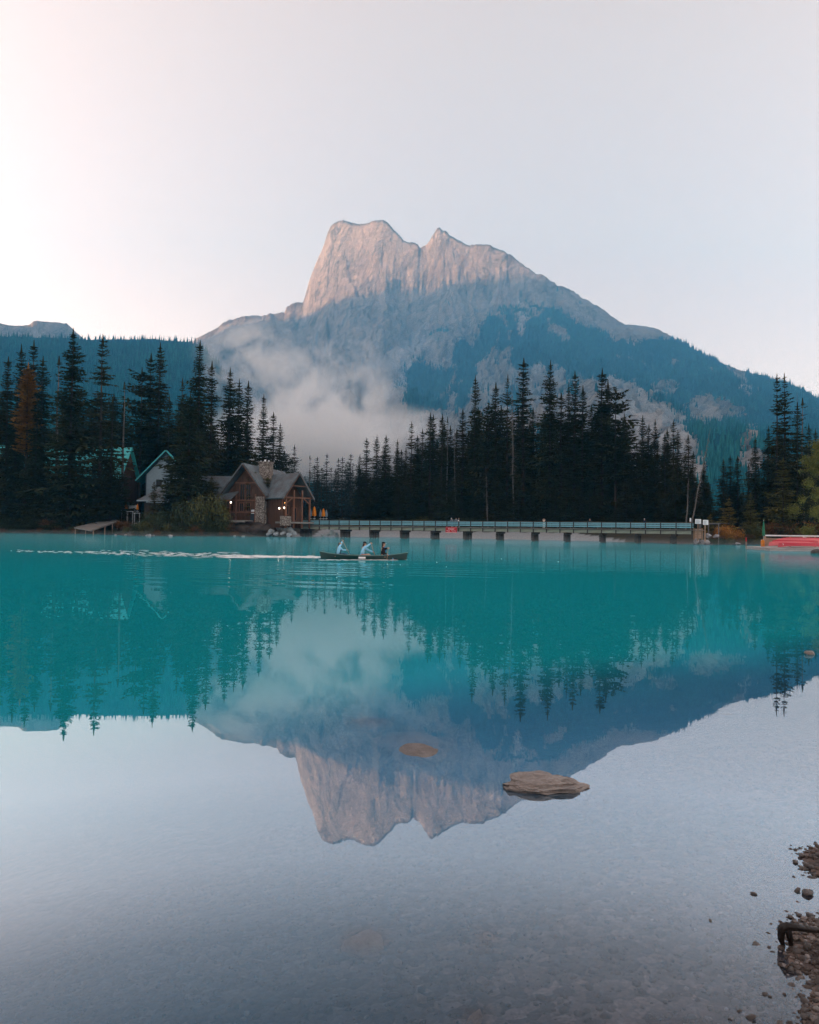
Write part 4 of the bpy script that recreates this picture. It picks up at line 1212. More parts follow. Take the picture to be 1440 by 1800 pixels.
def gable_roof(F_, hw, y0, y1, apex, eave, t=.28):
    L = MB().slab([F_(-hw, y0, eave), F_(0, y0, apex), F_(0, y1, apex), F_(-hw, y1, eave)], -t)
    Rr = MB().slab([F_(0, y0, apex), F_(hw, y0, eave), F_(hw, y1, eave), F_(0, y1, apex)], -t)
    return L, Rr
def gable_body(F_, hw, y0, y1, base, eave, apex):
    q = [(-hw, base), (hw, base), (hw, eave), (0, apex), (-hw, eave)]
    v = [F_(x, y0, z) for x, z in q] + [F_(x, y1, z) for x, z in q]
    return MB().add(v, [(0, 1, 2, 3, 4), (9, 8, 7, 6, 5), (0, 5, 6, 1), (1, 6, 7, 2), (2, 7, 8, 3), (3, 8, 9, 4), (4, 9, 5, 0)])

ZL = 3.0
lodge = thing('stone_lodge', 'brown timber and stone lodge with grey shingled gables and a stone chimney', 'lodge', (-33.7, 150.0, ZL))
Fm = Frame((0, 0, 0), -.2115)
wall = gable_body(Fm, 4.25, .75, 20.5, -1.2, 5.3, 10.75).build('wall', m_cedar, lodge)
L_, R_ = gable_roof(Fm, 5.05, -.75, 21.5, 11.6, 5.1)
rfl = L_.build('roof', m_shingle, lodge); rfr = R_.build('roof', m_shingle, lodge)
for sx in (-1, 1):
    MB().beam(Fm(sx * 5.12, -.84, 4.80), Fm(0, -.84, 11.42), .08, .42, (0, 1, 0)).build('barge_board', m_cedar_lt if sx > 0 else m_dark, lodge)
# chimney
ch = MB()
for z0, z1, w, d in ((5.0, 9.2, 2.9, 1.9), (9.2, 12.15, 2.45, 1.6), (12.15, 12.5, 2.7, 1.85)):
    ch.box(Fm(2.75, 4.7, (z0 + z1) / 2), (w, d, z1 - z0 - .004), Fm.rz)
cho = ch.build('chimney', m_stone_wall, rfr)
MB().cyl(Fm(2.5, 4.7, 12.5), Fm(2.5, 4.7, 12.95), .22, .2, 8).cyl(Fm(3.3, 4.7, 12.5), Fm(3.3, 4.7, 12.8), .2, .18, 8).build('chimney_pot', m_white, rfr)
# stone facing right of the gable and along the right wall
MB().box(Fm(3.35, .62, 1.95), (1.95, .34, 6.2), Fm.rz).box(Fm(4.38, 3.6, 1.5), (.36, 5.6, 5.2), Fm.rz).build('stone_facing', m_stone_wall, wall)
for zz in (1.55, 4.0):
    MB().box(Fm(0, .66, zz + .3), (8.5, .16, .26), Fm.rz).build('wall_beam', m_cedar_lt, wall)
MB().box(Fm(0, .66, 7.9), (4.6, .16, .25), Fm.rz).build('wall_beam', m_cedar_lt, wall)
for xx in (-4.2, -1.95, 2.3):
    MB().box(Fm(xx, .62, 2.4), (.3, .22, 6.4), Fm.rz).build('wall_post', m_cedar_lt, wall)
def window(x, z, w, h, F_=Fm, y=.70, par=wall, fm_=None):
    f = MB()
    fm_ = fm_ or m_cedar_lt
    for dx in (-w / 2, w / 2):
        f.box(F_(x + dx, y, z), (.11, .14, h + .12), F_.rz)
    for dz in (-h / 2, h / 2):
        f.box(F_(x, y + .004, z + dz), (w, .13, .11), F_.rz)
    f.box(F_(x, y + .006, z), (.05, .1, h), F_.rz)
    o = f.build('window', fm_, par)
    MB().box(F_(x, y + .03, z), (w - .06, .04, h - .06), F_.rz).build('pane', m_glass, o)
window(-.62, 6.0, 1.08, 3.3); window(.72, 6.0, 1.08, 3.3)
window(-.75, 2.9, .85, 1.7); window(.75, 2.95, .9, 1.7)
window(-2.9, 2.7, .7, 1.2)
d_ = MB().box(Fm(1.75, .68, 1.3), (.95, .1, 2.2), Fm.rz).build('door', m_trim, wall)
MB().box(Fm(1.75, .62, 2.0), (.7, .03, .8), Fm.rz).build('pane', m_white, d_)
# pent roof on the left of the gable
MB().slab([Fm(-5.0, -1.9, 4.0), Fm(-1.9, -1.9, 4.35), Fm(-1.35, .7, 6.0), Fm(-5.0, .7, 5.4)], -.2).build('porch_roof', m_shingle, lodge)
MB().beam(Fm(-5.0, -2.0, 3.85), Fm(-1.9, -2.0, 4.2), .1, .3).build('porch_fascia', m_cedar_lt, lodge)
for xx in (-4.7, -2.2):
    MB().box(Fm(xx, -1.6, 1.7), (.25, .25, 4.4), Fm.rz).build('porch_post', m_cedar_lt, lodge)
MB().box(Fm(-1.2, -1.4, .1), (6.6, 2.6, .22), Fm.rz).build('front_deck', m_deck, lodge)
MB().box(Fm(-1.2, -2.72, -.12), (5.6, .5, .2), Fm.rz).build('front_step', m_deck, lodge)
for i in range(12):
    MB().box(Fm(-4.4 + i * .36, -2.45, .72), (.07, .07, 1.0), Fm.rz).build('baluster', m_dark, lodge)
MB().box(Fm(-2.4, -2.45, 1.24), (4.3, .1, .09), Fm.rz).build('handrail', m_dark, lodge)
# left wing
Fl = Frame((-11.2, 10.0, 0), math.pi / 2)
gable_body(Fl, 3.6, -9.0, 2.0, -1.2, 4.9, 8.8).build('wing_wall', m_cedar, lodge)
L_, R_ = gable_roof(Fl, 4.6, -8.0, 2.4, 9.6, 4.7)
L_.build('roof', m_shingle, lodge); R_.build('roof', m_shingle, lodge)
# right porch wing
Pp = Vector((-22.1 + 33.7, 148 - 150, 0))
Fp = Frame(Pp, math.radians(44.4))
L_, R_ = gable_roof(Fp, 3.75, 0, 10.5, 9.72, 4.55, .26)
L_.build('roof', m_shingle, lodge); R_.build('roof', m_shingle, lodge)
for sx in (-1, 1):
    MB().beam(Fp(sx * 3.8, -.07, 4.3), Fp(0, -.07, 9.55), .07, .40, (0, 1, 0)).build('barge_board', m_cedar_lt, lodge)
pw = gable_body(Fp, 3.0, 3.0, 10.2, -1.2, 4.9, 8.7).build('porch_wall', m_cedar, lodge)
for sx in (-2.9, -1.0, 1.0, 2.9):
    MB().box(Fp(sx, .45, 1.7 if abs(sx) > 2 else 2.6), (.3, .3, 5.9 if abs(sx) > 2 else 7.6), Fp.rz).build('porch_post', m_cedar_lt, lodge)
MB().box(Fp(0, .45, 4.85), (7.0, .22, .3), Fp.rz).build('tie_beam', m_cedar_lt, lodge)
MB().box(Fp(0, .45, 7.2), (3.4, .22, .24), Fp.rz).build('tie_beam', m_cedar_lt, lodge)
for sx in (-1, 1):
    MB().beam(Fp(sx * 2.9, .45, 3.6), Fp(sx * 1.0, .45, 5.0), .16, .2).build('brace', m_cedar_lt, lodge)
window(-.9, 2.4, .9, 1.8, Fp, 2.95, pw); window(.9, 1.6, 1.1, 2.6, Fp, 2.95, pw)
MB().box(Fp(0, 1.4, -.15), (7.2, 3.2, .35), Fp.rz).build('porch_floor', m_deck, lodge)
MB().box(Fp(-3.3, -.1, .15), (2.0, .9, 1.9), Fp.rz).build('stone_plinth', m_stone_wall, lodge)
gb = gable_body(Frame(Fp(-3.05, 4.2, 0), math.radians(44.4)), .12, -2.8, 3.0, -1.2, 4.6, 4.7)
gb.build('side_wall', m_cedar, lodge)
def lamp(px, py, Y, r, mat, par=lodge):
    p = at(px, py, Y) - par.location
    o = MB().lathe([(r * .3, -r * 1.4), (r, -r * .6), (r, r * .6), (r * .4, r * 1.3)], p, 8).build('lamp', mat, par, smooth=True)
    MB().lathe([(r * .9, r * 1.3), (r * .2, r * 2.0)], p, 8).build('lamp_cap', m_dark, o)
lamp(502, 884, 146.5, .16, m_lamp_o); lamp(491, 893.5, 147.0, .13, m_lamp_w); lamp(500, 892.5, 146.6, .13, m_lamp_w); lamp(406, 883, 147.5, .13, m_lamp_w)

# pale gable house with a teal roof
H2 = at(292, 792, 165); zb = gz(H2.x, H2.y)
house = thing('white_gable_house', 'pale blue-white gabled house with a teal roof half hidden by spruces', 'house', (H2.x, H2.y, zb - .1))
Fh = Frame((0, 0, 0), .22); hz_ = H2.z - zb
hw_ = gable_body(Fh, 4.2, .5, 11, 0, hz_ - 5.4, hz_ - .7).build('wall', m_bluewhite, house)
L_, R_ = gable_roof(Fh, 6.2, -.6, 12, hz_, hz_ - 6.9, .25)
L_.build('roof', m_teal, house); R_.build('roof', m_teal, house)
for sx in (-1, 1):
    MB().beam(Fh(sx * 6.25, -.68, hz_ - 7.15), Fh(0, -.68, hz_ - .22), .08, .42, (0, 1, 0)).build('barge_board', m_trim, house)
v_ = MB()
v_.lathe([(.02, 0), (.42, 0), (.42, .08), (.02, .08)], (0, 0, 0), 16)
o = v_.build('round_window', m_trim, hw_, (Fh(.35, .42, hz_ - 2.25))); o.rotation_euler = (math.pi / 2, 0, Fh.rz)
window(-1.4, hz_ - 7.2, 1.1, 1.5, Fh, .44, hw_, m_trim); window(1.6, hz_ - 7.2, 1.1, 1.5, Fh, .44, hw_, m_trim)
for sx in (-4.2, 4.2):
    MB().box(Fh(sx, .46, (hz_ - 5.4) / 2), (.22, .2, hz_ - 5.4), Fh.rz).build('corner_board', m_trim, hw_)
# small shed roof in front of it
S0 = at(262, 881, 152)
shed = thing('shed', 'low dark shed with a grey shingled lean-to roof by the shore path', 'shed', (S0.x, S0.y, gz(S0.x, S0.y) - .1))
hs = S0.z - shed.location.z
MB().slab([(-2.1, -1.2, hs), (4.2, -1.2, hs), (4.2, 2.6, hs + 2.7), (1.2, 2.6, hs + 2.7)], -.16).build('roof', m_shingle, shed)
MB().box((1.4, .9, hs / 2 - .2), (4.4, 2.6, hs - .3)).build('wall', m_dark, shed)
MB().box((1.0, -1.26, hs + .02), (6.2, .05, .16)).build('fascia', m_bluewhite, shed)

# long lodge building with a teal roof behind the spruces
T0 = at(95, 785, 176)
zt = gz(T0.x, T0.y)
tl = thing('teal_roofed_lodge', 'long dark lodge building with a bright teal metal roof behind the spruces', 'building', (T0.x, T0.y, zt - .1))
hr = T0.z - zt; he = at(95, 840, 170).z - zt
x0 = at(-60, 800, 172).x - T0.x; x1 = at(221, 800, 172).x - T0.x
rf_ = MB().slab([(x0, -6.2, he), (x1, -6.2, he), (x1, 0, hr), (x0, 0, hr)], -.2).build('roof', m_teal, tl)
MB().slab([(x0, 0, hr), (x1, 0, hr), (x1, 6.2, he), (x0, 6.2, he)], -.2).build('roof', m_teal, tl)
for i in range(26):
    xx = x0 + (i + .5) * (x1 - x0) / 26
    MB().beam((xx, -6.15, he + .06), (xx, -.05, hr + .06), .05, .07).build('roof_seam', m_teal, rf_)
tw_ = gable_body(Frame((0, 0, 0), math.pi / 2), 5.3, -(x1 - .6), -(x0 + .6), 0, he - .15, hr - .5).build('wall', m_cedar, tl)
MB().box(((x0 + x1) / 2, -6.2, he - .14), (x1 - x0, .12, .26)).build('fascia', m_trim, tl)
for xx in np.arange(x0 + 2.5, x1 - 1, 4.1):
    for zz in (2.4, 5.6, he - 1.7):
        window(float(xx), zz, 1.5, 1.6, Frame((0, 0, 0), 0), -5.36, tw_, m_trim)
Fd = Frame((at(40, 800, 170).x - T0.x, -6.0, 0), 0)
L_, R_ = gable_roof(Fd, 3.4, -1.6, 3.6, he + 4.3, he - .6, .2)
dg_ = gable_body(Fd, 2.6, -1.0, 3.2, he - 3.5, he + .2, he + 3.4).build('dormer', m_dark, tl)
L_.build('dormer_roof', m_teal, dg_); R_.build('dormer_roof', m_teal, dg_)
C0 = at(152, 866, 166)
MB().slab([(C0.x - T0.x - 1.3, -9.6, C0.z - zt - .4), (C0.x - T0.x + 1.3, -9.6, C0.z - zt - .4), (C0.x - T0.x + 1.3, -7.2, C0.z - zt + .9), (C0.x - T0.x - 1.3, -7.2, C0.z - zt + .9)], -.12).build('porch_canopy', m_bluewhite, tl)

# ------------------------------------------------------------------ things around the lodge
m_orange = paint('orange_parasol_cloth', (0.62, 0.20, 0.015), .8, .2, 5)
m_grey_cloth = paint('blue_grey_parasol_cloth', (0.16, 0.21, 0.25), .8, .2, 5)
m_green_cloth = paint('green_parasol_cloth', (0.03, 0.17, 0.10), .8, .25, 5)
m_metal = paint('dull_metal', (0.35, 0.36, 0.37), .4, .1, 3)
def folded_parasol(px, top, bot, Y, mat, label, group='folded parasols on the lodge terrace', wid=.36):
    p = at(px, bot, Y); h = at(px, top, Y).z - p.z
    t = thing('folded_parasol', label, 'parasol', p, 0, group)
    g = MB(); n = 12; q_ = wid / .36; prof = [(.05 * q_, 1.0), (.16 * q_, .90), (.30 * q_, .62), (wid, .36), (wid * .88, .24), (.10 * q_, .23)]
    v = []; f = []
    for i, (r, z) in enumerate(prof):
        for k_ in range(n):
            rr_ = r * (1.0 if k_ % 2 else .72); a = 2 * math.pi * k_ / n
            v.append((rr_ * math.cos(a), rr_ * math.sin(a), z * h))
    for i in range(len(prof) - 1):
        for k_ in range(n):
            f.append((i * n + k_, i * n + (k_ + 1) % n, (i + 1) * n + (k_ + 1) % n, (i + 1) * n + k_))
    f.append(tuple(range(n)))
    g.add(v, f).build('cloth', mat, t)
    MB().cyl((0, 0, -.3), (0, 0, h * 1.03), .035, .03, 7).build('pole', m_metal, t)
    MB().lathe([(.3, 0), (.3, .1), (.06, .14)], (0, 0, -.02), 10).build('base', m_metal, t)
folded_parasol(545.5, 894, 912, 160, m_grey_cloth, 'blue-grey folded parasol nearest the lodge porch')
folded_parasol(552.5, 890.5, 912, 158, m_orange, 'larger orange folded parasol on the terrace, nearer the porch', wid=.48)
folded_parasol(563.5, 896, 912, 161, m_grey_cloth, 'blue-grey folded parasol between the two orange ones')
folded_parasol(568.5, 894, 912, 159, m_orange, 'smaller orange folded parasol on the terrace, farther from the porch', wid=.42)
folded_parasol(573.5, 896, 912, 160, m_grey_cloth, 'blue-grey folded parasol at the far end of the row')
folded_parasol(221.5, 884, 899, 158, m_orange, 'dull orange folded parasol beside the white boards on the shore path', 'folded parasols near the shore path', .34)
folded_parasol(241.5, 886, 899, 157, m_orange, 'red-orange folded parasol right against the white boards', 'folded parasols near the shore path', .26)
folded_parasol(258, 886, 902, 156, m_green_cloth, 'dark teal folded parasol by the low shed', 'folded parasols near the shore path', .5)

def board_sign(px, top, bot, w, h, Y, label, mat=m_white, post=m_wood, name='notice_board', off=0.0, rz=0.0, lines=5):
    p = at(px, bot, Y); zt_ = at(px, top, Y).z - p.z
    t = thing(name, label, 'sign', p, rz, None)
    MB().box((0, 0, (zt_ - .1) / 2 - .2), (.13, .12, zt_ + .2)).build('post', post, t)
    b = MB().box((off, -.09, zt_ - h / 2), (w, .035, h)).build('board', mat, t)
    if lines:
        ln = MB()
        r_ = random.Random(int(px))
        for i in range(lines):
            ww = w * r_.uniform(.5, .8)
            ln.box((off - (w * .84 - ww) / 2, -.111, zt_ - h * (.2 + .68 * i / max(1, lines - 1))), (ww, .006, h * .055))
        ln.build('print', m_grey_cloth, b)
    return t
board_sign(1227, 912.5, 947, .92, .74, 116, 'white notice on a wooden post in front of the tan board at the bridge end')
board_sign(1239.5, 914, 948, .88, .76, 115, 'white notice fixed askew on a thick pale post beside the other notice', off=.05, rz=.15, post=m_tan)
board_sign(1213.5, 910.5, 921, .24, .58, 118, 'narrow white marker plate above the last bridge railing post', lines=0)
# tan board wall between brown posts at the bridge end
pb = at(1227.5, 947, 117)
tb_ = thing('tan_display_board', 'tan wooden board wall between brown posts at the bridge end', 'board', pb, .05)
for i in range(5):
    MB().box((0, 0, .18 + i * .31), (.98, .05, .295)).build('plank', m_tan, tb_)
for sx in (-.66, .66):
    MB().box((sx, .03, .75), (.2, .14, 1.8)).build('post', m_wood, tb_)
for i in range(5):
    MB().box((0, -.03, .45 + i * .22), (.7, .008, .03)).build('print', m_dark, tb_)
# short rail running on from the bridge
ra = at(1221, 920, 121); rb_ = at(1266, 921, 122)
rl = thing('timber_rail', 'single weathered timber rail running on from the bridge end', 'rail', (ra.x, ra.y, gz(ra.x, ra.y)))
o3 = Vector((ra.x, ra.y, rl.location.z))
MB().beam(ra - o3, rb_ - o3, .12, .10).build('rail', m_caprail, rl)
for q in (0.2, 0.55, .95):
    p = ra.lerp(rb_, q) - o3
    MB().box((p.x, p.y + .05, (p.z + gz(ra.x + p.x, ra.y + p.y) - o3.z) / 2 - .3), (.13, .13, p.z + 1.0)).build('post', m_caprail, rl)

# boards, tables and fence on the shore path
for px, top, bot, w_, h_, Y, lab in [(230, 887, 901, .85, .95, 159, 'white menu board on the shore path, nearer the orange parasol'), (237, 888, 901, .8, .8, 159, 'pinkish white menu board next to the red-orange parasol')]:
    board_sign(px, top, bot, w_, h_, Y, lab, m_white, m_metal, 'menu_board', lines=4)
def patio_table(px, py, Y, label):
    p = at(px, py, Y); zb_ = gz(p.x, p.y)
    t = thing('patio_table', label, 'table', (p.x, p.y, zb_), .2, 'white tables by the shore path')
    MB().box((0, 0, p.z - zb_), (1.3, .8, .06)).build('tabletop', m_white, t)
    for sx in (-.5, .5):
        for sy in (-.3, .3):
            MB().box((sx, sy, (p.z - zb_) / 2 - .1), (.06, .06, p.z - zb_ + .1)).build('leg', m_metal, t)
patio_table(219, 897, 157, 'white table under the dull orange parasol'); patio_table(229, 899, 156, 'white table in front of the menu boards'); patio_table(241, 902, 154, 'white table behind the dark fence posts'); patio_table(152, 889, 163, 'white table under the pale canopy behind the spruces')
fp = at(236, 907, 152); zf = gz(fp.x, fp.y)
fe = thing('post_fence', 'short dark post fence with two thin rails on the shore path', 'fence', (fp.x, fp.y, zf))
for i in range(6):
    MB().box((i * .72, 0, .55), (.12, .12, 1.3)).build('post', m_trim, fe)
for zz in (.45, .95):
    MB().box((1.8, -.08, zz), (3.8, .05, .09)).build('rail', m_deck, fe)

# old jetty
jA = on(131, 938.0); 
jn = [at(130.5, 926.5, 150), at(161.5, 931.5, 145.5), at(211, 914.5, 155), at(196, 911.8, 158.5)]
jt = thing('old_jetty', 'old grey plank jetty on thin posts sloping up from the water', 'jetty', (jn[0].x, jn[0].y, 0))
jl = [p - jt.location for p in jn]
npl = 26
for i in range(npl):
    u0 = i / npl; u1 = (i + .94) / npl
    a = jl[0].lerp(jl[3], u0); b = jl[1].lerp(jl[2], u0); c_ = jl[1].lerp(jl[2], u1); d = jl[0].lerp(jl[3], u1)
    dz = Vector((0, 0, rb.uniform(-.02, .025)))
    MB().slab([a + dz, b + dz, c_ + dz, d + dz], .07).build('plank', m_deck, jt)
for e0, e1 in ((jl[0], jl[3]), (jl[1], jl[2])):
    MB().beam(e0 + Vector((0, 0, -.17)), e1 + Vector((0, 0, -.17)), .12, .2).build('side_beam', m_deck, jt)
MB().beam(jl[0] + Vector((0, 0, -.17)), jl[1] + Vector((0, -.06, -.17)), .1, .24).build('end_beam', m_deck, jt)
for e0, e1, us in ((jl[0], jl[3], (.03, .3)), (jl[1], jl[2], (.05, .45, .72, .9))):
    for u in us:
        p = e0.lerp(e1, u)
        MB().cyl((p.x, p.y, p.z - .1), (p.x, p.y, -2.6), .09, .10, 7).build('post', m_tan, jt)
# gravel launching ramp beside it

# ------------------------------------------------------------------ people
def skin_mesh(name, nodes, edges, mat, sub=1, extra=None):
    """nodes {name: (xyz, r)} joined by edges -> one smooth tapered surface"""
    keys = list(nodes)
    me = bpy.data.meshes.new(name)
    me.from_pydata([nodes[q][0] for q in keys], [(keys.index(a), keys.index(b)) for a, b in edges], [])
    o = bpy.data.objects.new(name, me); COL.objects.link(o)
    mo = o.modifiers.new('skin', 'SKIN')
    mo.use_smooth_shade = True
    for i, q in enumerate(keys):
        r = nodes[q][1]; r = (r, r) if not isinstance(r, tuple) else r
        me.skin_vertices[0].data[i].radius = r
    me.skin_vertices[0].data[0].use_root = True
    ss = o.modifiers.new('sub', 'SUBSURF'); ss.levels = sub; ss.render_levels = sub
    dg = bpy.context.evaluated_depsgraph_get(); dg.update()
    m2 = bpy.data.meshes.new_from_object(o.evaluated_get(dg)); m2.name = name
    bpy.data.objects.remove(o)
    if extra:
        b = bmesh.new(); b.from_mesh(m2)
        t = bpy.data.meshes.new('x'); t.from_pydata([tuple(p) for p in extra.v], [], extra.f); b.from_mesh(t); b.to_mesh(m2); b.free()
    m2.polygons.foreach_set('use_smooth', [True] * len(m2.polygons))
    m2.materials.clear(); m2.materials.append(mat)
    return m2

m_skin = paint('skin', (0.50, 0.29, 0.21), .55, .06, 8, bump=0)
m_hair = paint('dark_brown_hair', (0.035, 0.018, 0.012), .6, .3, 20, (6, 6, 1))
m_black = paint('black_cloth', (0.014, 0.014, 0.017), .85, .25, 8)
m_navy = paint('navy_cloth', (0.020, 0.032, 0.055), .85, .25, 8)
m_ltblue = paint('light_blue_cloth', (0.28, 0.60, 0.82), .8, .12, 6)
m_blue = paint('blue_cloth', (0.045, 0.16, 0.42), .8, .2, 6)
m_jeans = paint('jeans_cloth', (0.10, 0.26, 0.42), .85, .2, 8)
m_jeans_dk = paint('dark_jeans_cloth', (0.035, 0.085, 0.14), .85, .2, 8)
m_cream = paint('cream_cloth', (0.62, 0.48, 0.38), .8, .12, 6)
m_whitec = paint('white_cloth', (0.75, 0.75, 0.75), .8, .08, 6)
m_shorts = paint('patterned_shorts', (0.45, 0.22, 0.18), .8, .5, 30)

def V3(*a):
    return Vector(a)

def hand_tubes(mb, wrist, hand, curl):
    """palm end with five bent fingers closing round the shaft; curl is the direction they bend to"""
    d = (hand - wrist).normalized(); c = Vector(curl).normalized(); s = d.cross(c).normalized()
    for i, (off, L) in enumerate(((-.030, .070), (-.010, .080), (.010, .076), (.030, .060))):
        p = hand + s * off + d * .02
        mb.tube([p, p + d * L * .45 + c * .012, p + d * L * .55 + c * .045, p + d * L * .25 + c * .062], [.0095, .009, .0085, .007], 5)
    p = hand - s * .038 - d * .02
    mb.tube([p, p - s * .012 + d * .03 + c * .02, p + d * .045 + c * .045 + s * .01], [.011, .010, .008], 5)

def make_person(label, loc, rz, J, top_mat, leg_mat, opts, group=None):
    """J: joint name -> Vector. Builds the body plus clothes, hair and headgear"""
    t = thing('person', label, 'person', loc, rz, group)
    bare = opts.get('bare_legs', False)
    N = {'pelvis': (J['pelvis'], (.135, .12)), 'belly': (J['belly'], (.125, .10)), 'chest': (J['chest'], (.145, .105)), 'neck': (J['neck'], .052), 'jaw': (J['jaw'], (.066, .07)), 'skull': (J['skull'], (.082, .092)), 'crown': (J['crown'], (.058, .062))}
    E = [('pelvis', 'belly'), ('belly', 'chest'), ('chest', 'neck'), ('neck', 'jaw'), ('jaw', 'skull'), ('skull', 'crown')]
    for s in 'LR':
        N.update({'sh' + s: (J['sh' + s], .058), 'el' + s: (J['el' + s], .042), 'wr' + s: (J['wr' + s], .029), 'ha' + s: (J['ha' + s], (.040, .022)),
                  'hip' + s: (J['hip' + s], .088), 'kn' + s: (J['kn' + s], .060), 'an' + s: (J['an' + s], .040), 'to' + s: (J['to' + s], (.042, .03))})
        E += [('chest', 'sh' + s), ('sh' + s, 'el' + s), ('el' + s, 'wr' + s), ('wr' + s, 'ha' + s), ('pelvis', 'hip' + s), ('hip' + s, 'kn' + s), ('kn' + s, 'an' + s), ('an' + s, 'to' + s)]
    ex = MB()
    for s in 'LR':
        hand_tubes(ex, J['wr' + s], J['ha' + s], opts.get('curl', (0.3, 0, -1)))
    f = Vector(opts.get('face', (1, 0, 0))); upv = (J['crown'] - J['jaw']).normalized(); sd = f.cross(upv).normalized()
    hc = J['skull']
    ex.tube([hc + f * .075 + upv * .005, hc + f * .098 - upv * .028, hc + f * .082 - upv * .036], [.008, .014, .008], 5)      # nose
    for q in (-1, 1):
        ex.tube([hc + sd * q * .080 + upv * .02, hc + sd * q * .088, hc + sd * q * .080 - upv * .03], [.01, .014, .008], 5)    # ears
    body = link('body', skin_mesh('body', N, E, m_skin, 1, ex), t)
    for q in (-1, 1):
        MB().lathe([(.003, -.009), (.010, 0), (.003, .009)], hc + f * .082 + sd * q * .032 + upv * .012, 6).build('eye', m_black, t)
    MB().tube([hc + f * .078 - upv * .062 - sd * .022, hc + f * .084 - upv * .066, hc + f * .078 - upv * .062 + sd * .022], [.004, .007, .004], 5).build('mouth', m_shorts, t)
    # top
    g = .020
    NT_ = {'belly': (J['belly'], (.125 + g, .105 + g)), 'waist': (J['pelvis'].lerp(J['belly'], .25), (.135 + g, .118 + g)), 'chest': (J['chest'], (.148 + g, .108 + g)), 'col': (J['chest'].lerp(J['neck'], .8), .060 + g * .6)}
    ET = [('belly', 'waist'), ('belly', 'chest'), ('chest', 'col')]
    cuff = opts.get('sleeve', .95)
    for s in 'LR':
        NT_.update({'sh' + s: (J['sh' + s], .060 + g), 'el' + s: (J['el' + s], .044 + g), 'cu' + s: (J['el' + s].lerp(J['wr' + s], cuff), .032 + g)})
        ET += [('chest', 'sh' + s), ('sh' + s, 'el' + s), ('el' + s, 'cu' + s)]
    link(opts.get('top_name', 'jacket'), skin_mesh('jacket', NT_, ET, top_mat, 1), t)
    if opts.get('vest'):
        NV = {'belly': (J['belly'], (.165, .145)), 'waist': (J['pelvis'].lerp(J['belly'], .3), (.17, .155)), 'chest': (J['chest'] - V3(0, 0, .02), (.182, .148)), 'sl': (J['chest'].lerp(J['shL'], .5) + V3(0, 0, .035), .082), 'sr': (J['chest'].lerp(J['shR'], .5) + V3(0, 0, .035), .082)}
        link('vest', skin_mesh('vest', NV, [('belly', 'waist'), ('belly', 'chest'), ('chest', 'sl'), ('chest', 'sr')], opts['vest'], 1), t)
    NL = {'pelvis': (J['pelvis'] - V3(0, 0, .01), (.15, .138)), 'top': (J['pelvis'].lerp(J['belly'], .3), (.14, .125))}
    EL = [('pelvis', 'top')]
    for s in 'LR':
        end = J['kn' + s].lerp(J['an' + s], .95) if not bare else J['hip' + s].lerp(J['kn' + s], .72)
        NL.update({'hip' + s: (J['hip' + s], .104), 'end' + s: (end, .056 if not bare else .088)}); EL += [('pelvis', 'hip' + s)]
        if not bare:
            NL['kn' + s] = (J['kn' + s], .076); EL += [('hip' + s, 'kn' + s), ('kn' + s, 'end' + s)]
        else:
            EL += [('hip' + s, 'end' + s)]
    link('trousers' if not bare else 'shorts', skin_mesh('trousers', NL, EL, leg_mat, 1), t)
    for s in 'LR':
        a, b = J['an' + s], J['to' + s]
        MB().tube([a - (b - a) * .25, a.lerp(b, .4), b + (b - a) * .15], [.045, .055, .038], 7).build('shoe', opts.get('shoe', m_black), t, smooth=True)
    # hair / hats
    if opts.get('hair'):
        NH = {'a': (hc + upv * .035 - f * .018, (.092, .098)), 'b': (hc - f * .055 - upv * .03, (.075, .07)), 'c': (J['neck'] - f * .075 - upv * opts.get('hair_len', .02), (.06, .045))}
        link('hair', skin_mesh('hair', NH, [('a', 'b'), ('b', 'c')], opts['hair'], 1), t)
    if opts.get('cap'):
        c0 = hc + upv * .045
        Mx = Matrix((f, -sd, upv)).transposed()
        v = MB().lathe([(.108, 0), (.104, .045), (.07, .085), (.01, .098)], (0, 0, 0), 14)
        v.v = [tuple(c0 + Mx @ Vector(p)) for p in v.v]
        cp = v.build('cap', opts['cap'], t, smooth=True)
        MB().slab([c0 + f * .09 + sd * .075, c0 + f * .185 + sd * .05 - upv * .012, c0 + f * .185 - sd * .05 - upv * .012, c0 + f * .09 - sd * .075], .012).build('brim', opts.get('brim', opts['cap']), cp)
    if opts.get('scarf'):
        link('scarf', skin_mesh('scarf', {'a': (J['neck'] + V3(0, 0, -.02), .085), 'b': (J['chest'] + f * .13 + V3(0, 0, .06), (.06, .04)), 'c': (J['belly'] + f * .17 + V3(0, 0, .06), (.055, .03))}, [('a', 'b'), ('b', 'c')], opts['scarf'], 1), t)
    return t

